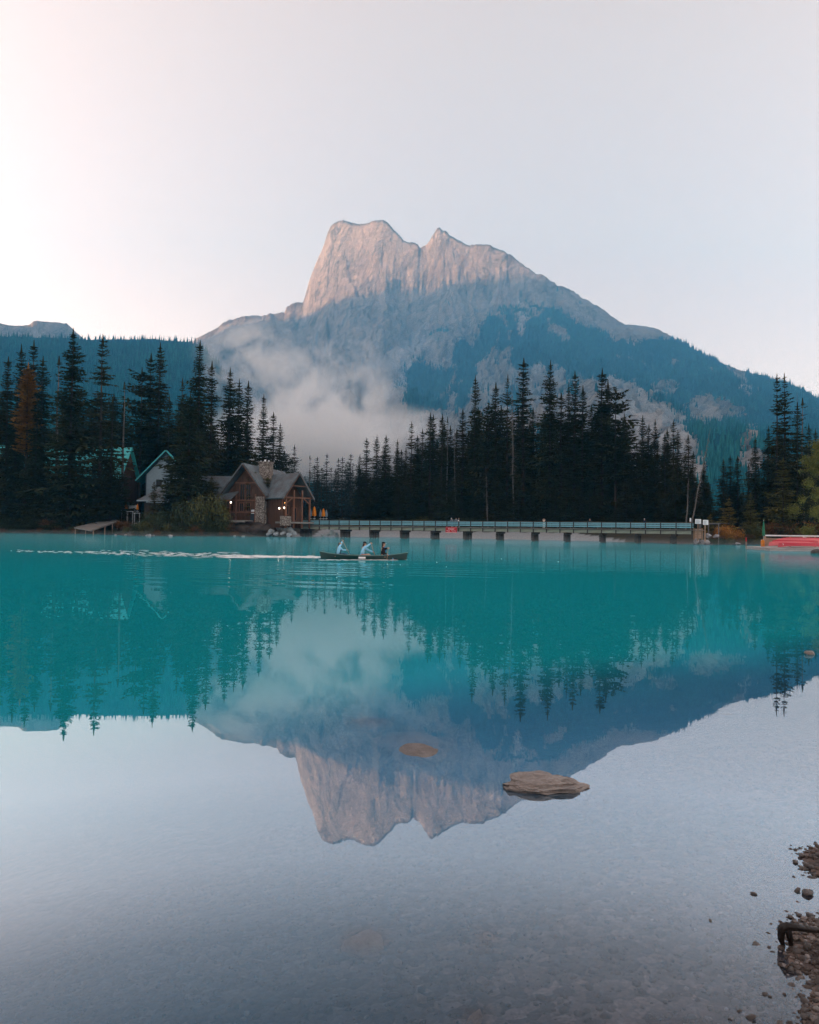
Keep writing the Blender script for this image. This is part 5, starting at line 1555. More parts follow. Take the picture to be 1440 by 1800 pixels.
def seated(lean=.06, handL=(.5, .2, .6), handR=(.4, -.2, .9), knee=.46, turn=0):
    J = {'pelvis': V3(0, 0, .30), 'belly': V3(.01 + lean * .3, 0, .47), 'chest': V3(.02 + lean, 0, .70), 'neck': V3(.03 + lean * 1.3, 0, .86), 'jaw': V3(.07 + lean * 1.4, 0, .925), 'skull': V3(.06 + lean * 1.4, 0, .995), 'crown': V3(.05 + lean * 1.4, 0, 1.06)}
    for s, q, h in (('L', 1, handL), ('R', -1, handR)):
        sh = V3(.03 + lean, q * .175, .775); h = V3(*h)
        mid = sh.lerp(h, .5); d = (h - sh); sag = math.sqrt(max(.0, .27 ** 2 - (d.length / 2 * .92) ** 2)) if d.length < .58 else .03
        el = mid + V3(-.25 * sag, q * sag * .55, -sag * .8)
        wr = el.lerp(h, .88)
        J.update({'sh' + s: sh, 'el' + s: el, 'wr' + s: wr, 'ha' + s: h, 'hip' + s: V3(.03, q * .10, .29), 'kn' + s: V3(.42, q * .15, knee), 'an' + s: V3(.66, q * .14, .12), 'to' + s: V3(.80, q * .15, .13)})
    return J

# ------------------------------------------------------------------ canoe with three paddlers
m_hull = paint('dark_green_hull', (0.006, 0.030, 0.028), .35, .15, 3, bump=0, spec=.5)
m_gunwale = paint('grey_green_gunwale', (0.12, 0.20, 0.19), .45, .15, 3, bump=0)
def canoe_mesh(L=5.0, W=.86, H=.36, rise=.20, draft=.12, n=26, m=9):
    """open hull: outer and inner skins"""
    V = []; Fc = []
    def skin(inset, flip):
        b = len(V)
        for i in range(n + 1):
            t = -1 + 2 * i / n
            w = W / 2 * max(0.012, (1 - abs(t) ** 2.3)) - inset * (1 - abs(t) ** 4)
            w = max(w, .008)
            zt = H - draft + rise * abs(t) ** 3.2
            zk = -draft + inset + .09 * abs(t) ** 6
            x = t * L / 2 * (1 - inset * .1)
            for j in range(m + 1):
                a = -1 + 2 * j / m
                yy = math.copysign(abs(a) ** .62, a) * w if j not in (0, m) else a * w
                zz = zk + (zt - zk) * (abs(a) ** 2.6)
                xx = x + (1 if t > 0 else -1) * .10 * abs(t) ** 8 * (abs(a) ** 2.6 - .5)
                V.append((xx, yy, zz))
        for i in range(n):
            for j in range(m):
                q = (b + i * (m + 1) + j, b + (i + 1) * (m + 1) + j, b + (i + 1) * (m + 1) + j + 1, b + i * (m + 1) + j + 1)
                Fc.append(q if not flip else q[::-1])
    skin(0, False); skin(.025, True)
    return V, Fc
def gunwale_pts(L=5.0, W=.86, H=.36, rise=.20, draft=.12, n=26):
    out = []
    for sgn in (-1, 1):
        pts = []
        for i in range(n + 1):
            t = -1 + 2 * i / n
            w = W / 2 * max(0.012, (1 - abs(t) ** 2.3))
            pts.append(((t * L / 2 + (1 if t > 0 else -1) * .05 * abs(t) ** 8), sgn * w, H - draft + rise * abs(t) ** 3.2))
        out.append(pts)
    return out
CB = on(639.5, 983.5)
cn = thing('green_canoe', 'dark green canoe carrying three paddlers across the turquoise lake', 'canoe', (CB.x, CB.y, .0), .02)
V, Fc = canoe_mesh(); b_ = MB(); b_.add(V, Fc); b_.build('hull', m_hull, cn, smooth=True)
for pts in gunwale_pts():
    MB().tube([V3(*p) + V3(0, 0, .012) for p in pts], [.022] * len(pts), 5).build('gunwale', m_gunwale, cn, smooth=True)
for xx in (-1.5, -.12, 1.12):
    MB().box((xx, 0, .17), (.30, .66 if abs(xx) < 1.3 else .5, .03)).build('seat', m_tan, cn)
for xx in (-.75, .62):
    MB().box((xx, 0, .215), (.06, .76, .03)).build('thwart', m_tan, cn)
for sx in (-1, 1):
    MB().slab([V3(sx * 2.44, .02, .42), V3(sx * 2.44, -.02, .42), V3(sx * 2.05, -.17, .33), V3(sx * 2.05, .17, .33)][::sx], .02).build('end_deck', m_gunwale, cn)
MB().box((-.08, -.436, .12), (.40, .012, .10)).build('white_plate', m_whitec, cn)

def paddle(a, b, label):
    """shaft from the grip a to the tip b"""
    a = V3(*a); b = V3(*b)
    t = thing('paddle', label, 'paddle', CB + a, 0, 'paddles held by the canoeists')
    d = (b - a); dn = d.normalized()
    MB().cyl((0, 0, 0), d * .70, .016, .015, 7).build('shaft', m_tan, t, smooth=True)
    MB().beam(-dn.cross(V3(1, 0, 0)).normalized() * .05 if False else V3(-.05, 0, 0), V3(.05, 0, 0), .028, .03).build('grip', m_tan, t)
    MB().beam(d * .68, d * .78, .07, .022, (0, 1, 0)).beam(d * .775, d, .16, .018, (0, 1, 0)).build('blade', m_tan, t)
    return t
ZS = -.10
# hands are placed on the shafts
pa0, pa1 = (-1.27, .18, 1.10), (-.60, .66, -.25)
def on_p(a, b, u, base):
    p = V3(*a).lerp(V3(*b), u); return (p.x - base[0], p.y - base[1], p.z - base[2])
base = (-1.50, 0, ZS)
make_person('stern paddler in a dark vest over pale blue sleeves, dark hair, one hand raised', CB + V3(*base), .0, seated(.05, on_p(pa0, pa1, .42, base), on_p(pa0, pa1, .03, base), .44), m_ltblue, m_jeans_dk, {'hair': m_hair, 'vest': m_navy, 'top_name': 'shirt', 'hair_len': .10})
paddle(pa0, pa1, 'wooden paddle held high by the stern paddler in the dark vest')
pb0, pb1 = (.40, .10, .98), (.74, .66, -.30)
base = (-.12, 0, ZS)
make_person('middle paddler in a loose light blue top, black cap and shorts, arms stretched forward', CB + V3(*base), .0, seated(.08, on_p(pb0, pb1, .45, base), on_p(pb0, pb1, .03, base), .40), m_ltblue, m_shorts, {'hair': m_hair, 'cap': m_black, 'bare_legs': True, 'top_name': 'sweatshirt', 'hair_len': .06})
paddle(pb0, pb1, 'wooden paddle held out by the middle paddler in light blue')
pc0, pc1 = (1.42, -.30, .72), (1.30, -.62, -.42)
base = (1.08, 0, ZS)
make_person('bow paddler in a black jacket with blue scarf and white-brimmed cap', CB + V3(*base), .0, seated(.00, on_p(pc0, pc1, .03, base), on_p(pc0, pc1, .35, base), .38), m_black, m_jeans, {'hair': m_hair, 'cap': m_black, 'brim': m_whitec, 'scarf': m_blue, 'hair_len': .10})
paddle(pc0, pc1, 'wooden paddle dipped beside the hull by the bow paddler in black')

# people on the bridge
def standing(bend=0.0, handL=(.18, .22, .80), handR=(.18, -.22, .80)):
    b = bend
    J = {'pelvis': V3(0, 0, .93), 'belly': V3(b * .12, 0, 1.10), 'chest': V3(b * .42, 0, 1.32 - b * .05), 'neck': V3(b * .72, 0, 1.48 - b * .10), 'jaw': V3(.04 + b * .82, 0, 1.545 - b * .12), 'skull': V3(.03 + b * .86, 0, 1.615 - b * .13), 'crown': V3(.02 + b * .9, 0, 1.68 - b * .13)}
    for s, q, h in (('L', 1, handL), ('R', -1, handR)):
        sh = V3(b * .46, q * .18, 1.40 - b * .06); h = V3(*h)
        d = h - sh; sag = math.sqrt(max(0, .28 ** 2 - (d.length / 2 * .95) ** 2)) if d.length < .58 else .02
        el = sh.lerp(h, .5) + V3(-sag * .6, q * sag * .5, -sag * .5)
        J.update({'sh' + s: sh, 'el' + s: el, 'wr' + s: el.lerp(h, .88), 'ha' + s: h, 'hip' + s: V3(0, q * .10, .90), 'kn' + s: V3(.02, q * .11, .49), 'an' + s: V3(-.02, q * .11, .08), 'to' + s: V3(.13, q * .13, .04)})
    return J
def on_bridge(px, back, z=0.0):
    x = bridge_x(px); p = A2 + bu * x + Vector((-bu.y, bu.x)) * back
    return (p.x, p.y, DECK + z)
FC = brz - math.pi / 2
GP = 'people on the bridge'
make_person('person in a white cap leaning over the railing above the red sign', on_bridge(792.5, .75), FC, standing(.55, (.62, .2, 1.12), (.62, -.2, 1.12)), m_grey_cloth, m_jeans, {'hair': m_hair, 'cap': m_whitec, 'shoe': m_whitec}, GP)
make_person('person in grey stooping beside the white-capped one above the red sign', on_bridge(798, .9), FC + .5, standing(.45, (.55, .2, 1.12), (.5, -.2, 1.05)), m_grey_cloth, m_navy, {'hair': m_hair, 'shoe': m_whitec}, GP)
make_person('person in black with a white bag at the railing just past the red sign', on_bridge(804, .8), FC - .3, standing(.1, (.35, .2, 1.1), (.3, -.25, 1.1)), m_black, m_black, {'hair': m_hair, 'shoe': m_whitec}, GP)
pbg = on_bridge(804.5, .42)
bag = thing('white_bag', 'small white bag on the railing beside the person in black', 'bag', (pbg[0], pbg[1], DECK + .92), FC, None)
MB().lathe([(.10, 0), (.14, .08), (.12, .30), (.05, .36)], (0, 0, 0), 8).build('pouch', m_whitec, bag, smooth=True)
MB().tube([(0, -.05, .34), (0, 0, .46), (0, .05, .34)], [.012] * 3, 5).build('strap', m_whitec, bag)
make_person('person in a cream top raising both hands to the face on the bridge', on_bridge(953.5, .9), FC, standing(.02, (.20, .10, 1.55), (.20, -.10, 1.55)), m_cream, m_whitec, {'hair': m_hair, 'shoe': m_whitec, 'curl': (1, 0, 0)}, GP)
make_person('person in black standing on the bridge between the cream top and the far end', on_bridge(1034.5, .9), FC + .6, standing(.05), m_black, m_black, {'hair': m_hair}, GP)
make_person('person in dark clothes and a pale cap nearest the far end of the bridge', on_bridge(1132, .9), FC - .5, standing(.10), m_navy, m_black, {'cap': m_whitec, 'hair': m_hair}, GP)

# ------------------------------------------------------------------ canoe dock
m_dock = paint('pale_dock_planks', (0.40, 0.37, 0.36), .7, .2, 1.5, (.4, 3, 3))
m_dockside = paint('dock_side_boards', (0.33, 0.29, 0.28), .7, .25, 1.5, (.5, .5, 4))
m_redhull = paint('red_canoe_hull', (0.46, 0.010, 0.028), .28, .10, 1.2, bump=0, spec=.5)
m_pinkhull = paint('faded_red_canoe_hull', (0.62, 0.11, 0.12), .35, .12, 1.2, bump=0, spec=.5)
dz = .34
c0 = on(1354, 968.3); cT = on(1311, 964.5); 
dk = thing('canoe_dock', 'low pale plank dock on which the red canoes lie', 'dock', (c0.x, c0.y, 0))
ex = V3(1, .02, 0); dv = (cT - c0); 
def dl(u, v, z=dz):
    return ex * u + V3(dv.x, dv.y, 0) * v + V3(0, 0, z)
npk = 26
for i in range(npk):
    u0 = i * .48; MB().slab([dl(u0, 0), dl(u0 + .465, 0), dl(u0 + .465, 1), dl(u0, 1)], .06).build('plank', m_dock, dk)
for zz in (.22, .05):
    MB().beam(dl(0, 0, zz), dl(0, 1, zz), .07, .155).build('side_board', m_dockside, dk)
    MB().beam(dl(-.04, -.004, zz), dl(npk * .48, -.004, zz), .07, .155).build('side_board', m_dockside, dk)
for u in (.3, 4, 8, 11.5):
    MB().cyl(dl(u, .04, -2.5), dl(u, .04, .26), .10, .10, 8).build('float_post', m_pile, dk)
MB().cyl(dl(-.6, .75, -2), dl(-.6, .75, .9), .06, .06, 7).build('mooring_pole', m_wood, dk)
MB().cyl(dl(-.6, .75, .9), dl(-.6, .75, 1.35), .075, .075, 8).build('red_pole_cap', m_red, dk)

CH, CF = canoe_mesh(5.1, .88, .36, .16, .0)
def red_canoe(px, Y, z, mat, label, rz=0.0, roll=math.pi):
    p = at(px, 953, Y)
    t = thing('red_canoe', label, 'canoe', (p.x, p.y, z), rz, 'upturned red canoes on the dock')
    h = MB().add(CH, CF)
    h.v = [(x, -y, .40 - zz_) for x, y, zz_ in h.v]
    h.build('hull', mat, t, smooth=True)
    for pts in gunwale_pts(5.1, .88, .36, .16, .0):
        MB().tube([V3(p_[0], p_[1], .40 - p_[2]) for p_ in pts], [.02] * len(pts), 5).build('gunwale', m_pinkhull, t, smooth=True)
    MB().tube([(-2.35, 0, .16), (-1.9, 0, .385), (0, 0, .412), (1.9, 0, .385), (2.35, 0, .16)], [.012, .016, .016, .016, .012], 5).build('keel_strip', m_pinkhull, t, smooth=True)
    return t
p_front = red_canoe(1410, 79.6, .36 + .16, m_redhull, 'nearest upturned red canoe on the dock edge, with a white number near its end', .0)
o = link('lettering', text_mesh('2', .26, m_whitec, .004), p_front, (-2.12, -.20, .20)); o.rotation_euler = (math.pi / 2 - .35, 0, -.28)
red_canoe(1392, 81.2, .60, m_pinkhull, 'upturned red canoe second from the dock edge, its pointed end showing past the first', .03)
red_canoe(1398, 82.3, .78, m_redhull, 'upturned red canoe in the middle of the stack', -.02)
red_canoe(1404, 83.4, .92, m_pinkhull, 'faded red upturned canoe higher in the stack', .02)
red_canoe(1412, 84.4, 1.04, m_redhull, 'hindmost and highest upturned red canoe', .0)
rk_p = at(1345, 961, 85.5)
rk = thing('canoe_rack', 'timber canoe rack with a long white top bar behind the red canoes', 'rack', (rk_p.x, rk_p.y, .34))
hb = at(1345, 941.5, 85.5).z - .34
for i in range(4):
    MB().box((i * 2.9, 0, hb / 2 - .2), (.16, .16, hb + .3)).build('rack_post', m_tan, rk)
for i in range(3):
    MB().box((i * 2.9 + 1.45, .1, hb * .42), (2.7, .05, hb * .72)).build('back_panel', m_tan, rk)
    MB().box((i * 2.9 + 1.45, -.05, hb + .02), (2.85, .16, .15), 0).build('top_bar', m_whitec, rk)
MB().beam((4.35, -.06, hb - .1), (5.0, -1.0, .95), .10, .06).build('strap', m_whitec, rk)
bk = at(1341, 958.5, 85)
brl = thing('orange_barrel', 'orange plastic barrel on the dock beside the canoe rack', 'barrel', (bk.x, bk.y, .345))
hB = at(1341, 948.5, 85).z - .345
MB().lathe([(.18, 0), (.21, .04), (.20, hB * .3), (.22, hB * .36), (.20, hB * .42), (.20, hB * .7), (.21, hB * .8), (.12, hB * .88)], (0, 0, 0), 14).build('drum', m_orange, brl, smooth=True)
MB().lathe([(.10, hB * .88), (.10, hB), (.02, hB)], (0, 0, 0), 10).build('lid', m_orange, brl, smooth=True)
folded_parasol(1342.5, 915, 950, 86, m_green_cloth, 'tall narrow green folded parasol standing behind the orange barrel', 'green parasol by the dock', .16)

# ------------------------------------------------------------------ stones
def rock_mesh(name, seed, mat, sub=3, rough=.28, flat=1.0, sharp=0.0, crack=0.0):
    b = bmesh.new(); bmesh.ops.create_icosphere(b, subdivisions=sub, radius=1)
    me = bpy.data.meshes.new(name); b.to_mesh(me); b.free()
    n = len(me.vertices); P = np.empty(n * 3, np.float32); me.vertices.foreach_get('co', P); P = P.reshape(-1, 3).astype(float)
    d = 1 + rough * (fbm(P[:, 0] * 1.3 + 5 * seed, P[:, 1] * 1.3 + P[:, 2] * 1.7, 4, seed) + .5 * fbm(P[:, 2] * 1.5 - seed, P[:, 0] * 1.5 + P[:, 1], 4, seed + 9))
    if sharp:
        rng = np.random.default_rng(seed)
        for q in range(14):                                     # planar facets
            a = rng.normal(size=3); a /= np.linalg.norm(a); c = rng.uniform(.50, .82)
            dp = P @ a
            d = np.where(dp * d > c, c / np.maximum(dp, 1e-3) * (1 - sharp * 0) , d)
    P = P * d[:, None]
    if crack:
        P += np.stack([0 * d, 0 * d, crack * (ridged(P[:, 0] * 2.4, P[:, 1] * 1.8, 3, seed + 4) - .6)], -1)
    P[:, 2] *= flat
    me.vertices.foreach_set('co', P.astype(np.float32).ravel())
    me.polygons.foreach_set('use_smooth', [sub > 2 and not sharp] * len(me.polygons))
    me.materials.append(mat); me.update()
    return me
def stone_material(name, a, b_, c_, wet=.5, sc=3.0, isl=False):
    k = NT(name); P = k.pos()
    n1 = k.noise(sc, 7, .65, P); n2 = k.noise(sc * 5, 4, .6, P)
    col = k.ramp(k.math('ADD', k.math('MULTIPLY', n1, .7), k.math('MULTIPLY', n2, .3)), [(.32, a), (.5, b_), (.7, c_)])
    col = k.mix(k.math('MULTIPLY', k.rand(), .45), col, tuple(x * .45 for x in b_))
    if isl:
        ri = k.geo('Random Per Island')
        col = k.mix(k.ramp(ri, [(0, .75), (.35, 0.0)]), col, tuple(x * .22 for x in b_))
        col = k.mix(k.ramp(ri, [(.72, 0.0), (1, .7)]), col, (.34, .30, .29))
    k.bsdf(col, wet, k.bump(k.math('ADD', n1, k.math('MULTIPLY', n2, .4)), .05), .4)
    return k.mat
m_boulder = stone_material('brown_boulder', (.13, .105, .095), (.32, .27, .245), (.55, .50, .46), .34, 2.2)
m_subst = stone_material('submerged_stone', (.17, .12, .095), (.32, .225, .175), (.46, .34, .27), .8, 1.5)
m_greyst = stone_material('grey_brown_wet_stone', (.09, .075, .07), (.20, .165, .15), (.32, .275, .255), .4, 3.0)
m_paleblue = stone_material('pale_blue_grey_rock', (.16, .19, .21), (.36, .41, .44), (.58, .63, .66), .8, 1.2)
m_palegrey = stone_material('pale_grey_rock', (.15, .14, .15), (.34, .32, .33), (.58, .55, .55), .8, 1.2)
m_brownrock = stone_material('dark_brown_rock', (.022, .017, .015), (.055, .042, .036), (.12, .095, .082), .7, 1.2)
m_shorest = stone_material('wet_shore_stone', (.022, .016, .014), (.080, .056, .045), (.22, .16, .125), .36, 6.0, True)

def rock(name, label, loc, size, rz, seed, mat, group=None, **kw):
    o = link(name, rock_mesh(name, seed, mat, **kw), None, loc)
    o.scale = size; o.rotation_euler = (0, 0, rz)
    return tag(o, label, 'rock' if name != 'stone' else 'stone', group)

# the boulder that breaks the surface, and its neighbours under water
p = on(947, 1386)
rock('boulder', 'brown boulder breaking the water surface near the shore', (p.x + .02, p.y + .05, -.015), (.34, .20, .064), .08, 5, m_boulder, None, sub=6, rough=.55, crack=.55)
p = on(905, 1390)
rock('boulder', 'low drowned shoulder of rock beside the emergent boulder', (p.x, p.y + .02, -.075), (.17, .14, .07), .3, 8, m_boulder, None, sub=4, rough=.25)
GU = 'rocks lying under the water'
for px, py, w, hh, z, seed, lab in [
    (737, 1322, 112, .045, -.013, 11, 'brown rock lying just under the surface, clearest of the drowned ones'), (722, 1301, 120, .05, -.06, 12, 'dim flat rock just behind the clearest drowned one'),
    (652, 1268, 74, .06, -.09, 13, 'dim brown rock drowned farther out in the teal water'), (600, 1298, 70, .06, -.14, 14, 'faint rock drowned in the teal water on the outer side'),
    (845, 1160, 60, .08, -.22, 15, 'dark flat rock drowned farther out, nearer the bridge'), (1060, 1162, 80, .08, -.22, 16, 'dark flat rock drowned off the boathouse shore'), (1150, 1128, 44, .08, -.10, 17, 'small dark rock barely drowned off the boathouse shore'),
    (642, 1652, 92, .05, -.155, 18, 'pale angular slab on the bottom, largest in the shallows'), (858, 1650, 46, .04, -.145, 19, 'pale oval slab on the bottom of the shallows'), (986, 1627, 42, .04, -.13, 20, 'pale pointed slab on the bottom of the shallows'),
    (1168, 1622, 32, .03, -.10, 21, 'pale round stone on the bottom towards the gravel edge'), (1128, 1746, 52, .03, -.085, 22, 'tan slab on the bottom close to the gravel edge'), (838, 1790, 50, .035, -.105, 23, 'pinkish slab on the bottom at the foot of the view'),
    (742, 1752, 26, .03, -.12, 24, 'small pinkish stone on the bottom of the shallows'), (1215, 1788, 38, .03, -.07, 25, 'tan pebble slab on the bottom near the gravel edge'), (990, 1590, 30, .03, -.15, 26, 'faint slab on the bottom farther out in the shallows'),
    (1280, 1243, 60, .05, -.12, 27, 'faint flat rock drowned off the near shore'), (700, 1690, 22, .02, -.13, 28, 'small pale stone beside the largest slab on the bottom'), (850, 1722, 30, .02, -.12, 29, 'thin dull slab on the bottom below the pale oval one'),
]:
    p = on(px, py, z)
    s = w * p.y / F / 2
    rock('drowned_rock', lab, (p.x, p.y, z - hh * .4), (s, s * .85, hh), (seed * .7) % 3, seed, m_greyst if seed == 11 else m_subst, GU, sub=4, rough=.22, sharp=.3 if py > 1500 else 0)

# rocks at the bridge ends and along the shores
GRK = 'pale rocks at the bridge ends'
rs = random.Random(9)
for i, (px, py, w, h) in enumerate([(478, 934, 18, 12), (490, 928, 16, 13), (502, 930, 17, 15), (512, 933, 14, 14), (486, 938, 15, 9), (497, 938, 16, 9), (508, 940, 14, 9), (518, 938, 10, 10), (494, 922, 13, 8), (472, 939, 13, 8)]):
    p = at(px, py, 149.5 - (py - 930) * .22); zb = p.z
    s = w * 149 / F / 2
    rock('rock', 'pale blue-grey boulder in the heap at the lodge end of the bridge', (p.x, p.y, zb), (s, s * .8, h * 149 / F / 2), rs.uniform(0, 3), 40 + i, m_paleblue, 'pale boulders heaped at the lodge end of the bridge', sub=3, rough=.3, sharp=.5)
for i, (px, py, w, h) in enumerate([(583, 936, 12, 12), (592, 940, 12, 9), (568, 941, 14, 7), (576, 940, 9, 6)]):
    p = at(px, py, 150)
    rock('rock', 'pale boulder under the bridge between the first two piers', (p.x, p.y, max(p.z, .1)), (w * 150 / F / 2, .6, h * 150 / F / 2), rs.uniform(0, 3), 60 + i, m_paleblue, 'pale boulders under the bridge', sub=3, rough=.3, sharp=.5)
for px, py, w, h, lab in [(1224.5, 951.5, 11, 13, 'rounded pale boulder at the waterline below the notice boards'), (1240, 952, 20, 10, 'long pale slab of rock at the waterline beside the rounded one'), (1245, 941, 12, 11, 'pointed pale rock above the long slab'), (1259, 942, 12, 8, 'white-topped rock against the orange shrubs'), (1233, 956, 8, 5, 'small wet stone between the two waterline boulders'), (1297, 955, 10, 5, 'small grey stone at the waterline past the orange shrubs')]:
    p = at(px, py, 119.5)
    rock('rock', lab, (p.x, p.y, p.z), (w * 119 / F / 2, .55, h * 119 / F / 2), .2, int(px), m_palegrey, GRK, sub=3, rough=.3, sharp=.5)
for px, py, w, h, lab in [(261, 941, 11, 7, 'pale stone at the waterline below the thicket, larger one'), (270, 941, 5, 3, 'pale pebble next to the larger stone below the thicket'), (300, 941.5, 10, 4, 'flat pale stone at the waterline under the thicket'), (221, 940, 6, 4, 'pale stone at the foot of the gravel ramp'), (203, 940, 5, 3, 'small pale stone beside the jetty posts'), (375, 941, 14, 5, 'grey stone by the fallen log at the waterline'), (413, 942, 6, 4, 'pale stone at the foot of the brown rock face'), (427, 942.5, 7, 3, 'flat pale stone under the brown rock face')]:
    p = on(px, py + 1.0)
    rock('rock', lab, (p.x, p.y, .08), (w * 148 / F / 2, .45, h * 148 / F / 2), .2, int(px), m_palegrey, 'pale stones along the lodge waterline', sub=3, rough=.3, sharp=.4)
# brown rock face below the path
for i, (px, py, w, h, Y) in enumerate([(424, 931, 34, 22, 149.5), (447, 930, 38, 22, 150), (468, 932, 30, 20, 150.2), (410, 936, 22, 14, 149), (440, 921, 40, 14, 151.5), (462, 922, 30, 14, 151.8)]):
    p = at(px, py, Y)
    rock('rock_ledge', ['dark brown rock face below the path, middle bulge', 'long dark brown rock face under the orange shrub', 'dark brown rock face next to the pale boulders', 'low brown rock by the waterline thicket', 'upper brown ledge under the path', 'upper brown ledge towards the bridge'][i], (p.x, p.y, p.z), (w * Y / F / 2 * 1.15, 1.6, h * Y / F / 2 * 1.1), 0, 80 + i, m_brownrock, 'brown rock ledges below the path', sub=4, rough=.25, crack=.35)
# fallen log
la, lb = at(368, 937, 146.3), at(379, 931.5, 147)
lg = link('fallen_log', MB().tube([la - la, (lb - la) * .5 + V3(0, 0, .05), lb - la], [.14, .12, .09], 8).mesh('fallen_log', m_deadwood, True), None, la)
tag(lg, 'grey fallen log slanting out of the thicket to the water', 'log')
# small rock off the boathouse shore
p = on(1423, 1150)
rock('rock', 'small brown rock breaking the water near the edge of the view', (p.x, p.y, .02), (.085, .07, .06), .4, 91, m_boulder, 'single rocks in open water', sub=3, rough=.3, sharp=.4)
p = on(1436, 973)
rock('rock', 'dark wet rock in front of the canoe dock', (p.x, p.y, .05), (.55, .4, .42), .2, 92, m_brownrock, 'single rocks in open water', sub=3, rough=.3)

# shore gravel: the larger stones one by one
rng = np.random.default_rng(17)
SM = [rock_mesh('stone', 200 + i, m_shorest, 2, .3, .62, .4) for i in range(9)]
for me_ in SM:
    me_.polygons.foreach_set('use_smooth', [True] * len(me_.polygons))
def shore_stone(x, y, s, z, label, group='stones along the near shore'):
    o = link('stone', SM[int(rng.integers(len(SM)))], None, (x, y, z))
    o.scale = (s, s * rng.uniform(.65, 1), s * rng.uniform(.6, 1)); o.rotation_euler = (rng.uniform(-.3, .3), rng.uniform(-.3, .3), rng.uniform(0, 6.28))
    tag(o, label, 'stone', group)
named = [(1326, 1572, 14, 'single brown stone sitting apart in the shallow water'), (1249, 1619, 9, 'dark flat pebble farthest out in the shallow water'), (1428, 1527, 20, 'dark rounded stone at the far end of the gravel edge'), (1411, 1527, 16, 'reddish flat stone beside the dark rounded one'), (1399, 1517, 14, 'pair-topped brown stone at the far tip of the gravel edge'), (1402, 1567, 16, 'tilted stone at the tip of the small gravel spit'), (1420, 1572, 30, 'long dark stone on the small gravel spit'), (1426, 1617, 18, 'tan flat stone above the black root'),
         (1345, 1748, 14, 'brown stone pair lying in the water below the black root, upper'), (1353, 1752, 9, 'brown stone pair lying in the water below the black root, lower'), (1300, 1778, 12, 'pale brown stone near the bottom of the view'), (1321, 1790, 22, 'pointed brown stone at the bottom of the view'), (1284, 1792, 9, 'small tan stone at the bottom of the view'), (1379, 1748, 10, 'small tan stone between root and lower gravel'), (1352, 1665, 9, 'small dark stone out from the root'), (1403, 1712, 12, 'dark pointed stone below the root rubble'), (1416, 1688, 22, 'long brown stone below the root rubble'), (1405, 1675, 26, 'lumpy brown stone under the black root'), (1395, 1668, 18, 'brown stone tight under the black root')]
for px, py, w, lab in named:
    p = on(px, py); s = w * p.y / F / 2
    shore_stone(p.x, p.y, s, .2 * s, lab)
# shoreline scatter: density falls away from the water's edge
cand = rng.uniform([0.9, 1.6], [4.2, 6.2], (42000, 2))
sdc = shore_dist(cand[:, 0], cand[:, 1]); zc = ground_z(cand[:, 0], cand[:, 1])
qx, qy = proj(np.stack([cand[:, 0], cand[:, 1], zc], -1))
clump = fbm(cand[:, 0] * 2.2, cand[:, 1] * 2.2, 3, 77)
prob = np.exp(-((sdc - .05) / .28) ** 2) * .9 + .75 * (sdc > 0) + .10 * np.exp(-np.maximum(-sdc, 0) / .5)
keep = (rng.random(len(cand)) < prob * np.clip(.5 + 1.4 * clump, 0.05, 1)) & (qx > -20) & (qx < 1560) & (qy < 1900)
cand, zc, sdc = cand[keep], zc[keep], sdc[keep]
big = 0; small = []
for (x, y), z, sd_ in zip(cand, zc, sdc):
    s = .0095 * rng.lognormal(0, .5)
    if s > .017 and big < 150 and s < .05:
        shore_stone(x, y, s, z + .25 * s, 'wet brown stone in the near gravel ' + ('below' if y < 2.95 else 'beside' if y < 3.5 else 'beyond') + ' the black driftwood root'); big += 1
    else:
        small.append((x, y, z + .15 * min(s, .016), min(s, .016)))
def pebble_field(name, items, mat, seed):
    r = np.random.default_rng(seed)
    b = bmesh.new(); bmesh.ops.create_icosphere(b, subdivisions=1, radius=1)
    me0 = bpy.data.meshes.new('x'); b.to_mesh(me0); b.free()
    bv = np.array([v.co[:] for v in me0.vertices]); bf = np.array([p.vertices[:] for p in me0.polygons])
    it = np.array(items); n = len(it)
    sc = it[:, 3][:, None] * np.stack([r.uniform(.8, 1.3, n), r.uniform(.7, 1.1, n), r.uniform(.4, .8, n)], -1)
    a = r.uniform(0, 6.28, n); ca, sa = np.cos(a), np.sin(a)
    W = bv[None] * (1 + r.uniform(-.2, .2, (n, len(bv), 1))) * sc[:, None, :]
    X = W[..., 0] * ca[:, None] - W[..., 1] * sa[:, None]; Y = W[..., 0] * sa[:, None] + W[..., 1] * ca[:, None]
    V = np.stack([X, Y, W[..., 2]], -1) + it[:, None, :3]
    Fc = (bf[None] + (np.arange(n) * len(bv))[:, None, None]).reshape(-1, 3)
    o = link(name, mesh_np(name, V.reshape(-1, 3), Fc, mat, True)); o['kind'] = 'stuff'
    return o
pebble_field('shore_gravel', small, m_shorest, 3)
# pebbles on the lake bed, in view through the shallows
k = NT('lakebed_pebble_stone'); P = k.geo()
n_ = k.vor(11.0, P, 'Color'); sp_ = k.n('ShaderNodeSeparateColor'); k.l(n_, sp_.inputs[0])
k.bsdf(k.ramp(sp_.outputs[0], [(0, (.035, .030, .030)), (.5, (.060, .045, .038)), (.85, (.105, .076, .063)), (1, (.18, .14, .12))]), .7, None, .3)
cb = rng.uniform([-3.2, 1.9], [4.5, 7.0], (20000, 2))
sdb = shore_dist(cb[:, 0], cb[:, 1]); zb_ = ground_z(cb[:, 0], cb[:, 1])
kk = (sdb < 0) & (sdb > -3.5)
items = [(x, y, z + .003, s) for (x, y), z, s in zip(cb[kk], zb_[kk], np.minimum(.0072 * rng.lognormal(0, .55, kk.sum()), .028))]
pebble_field('lakebed_pebbles', items, k.mat, 4)

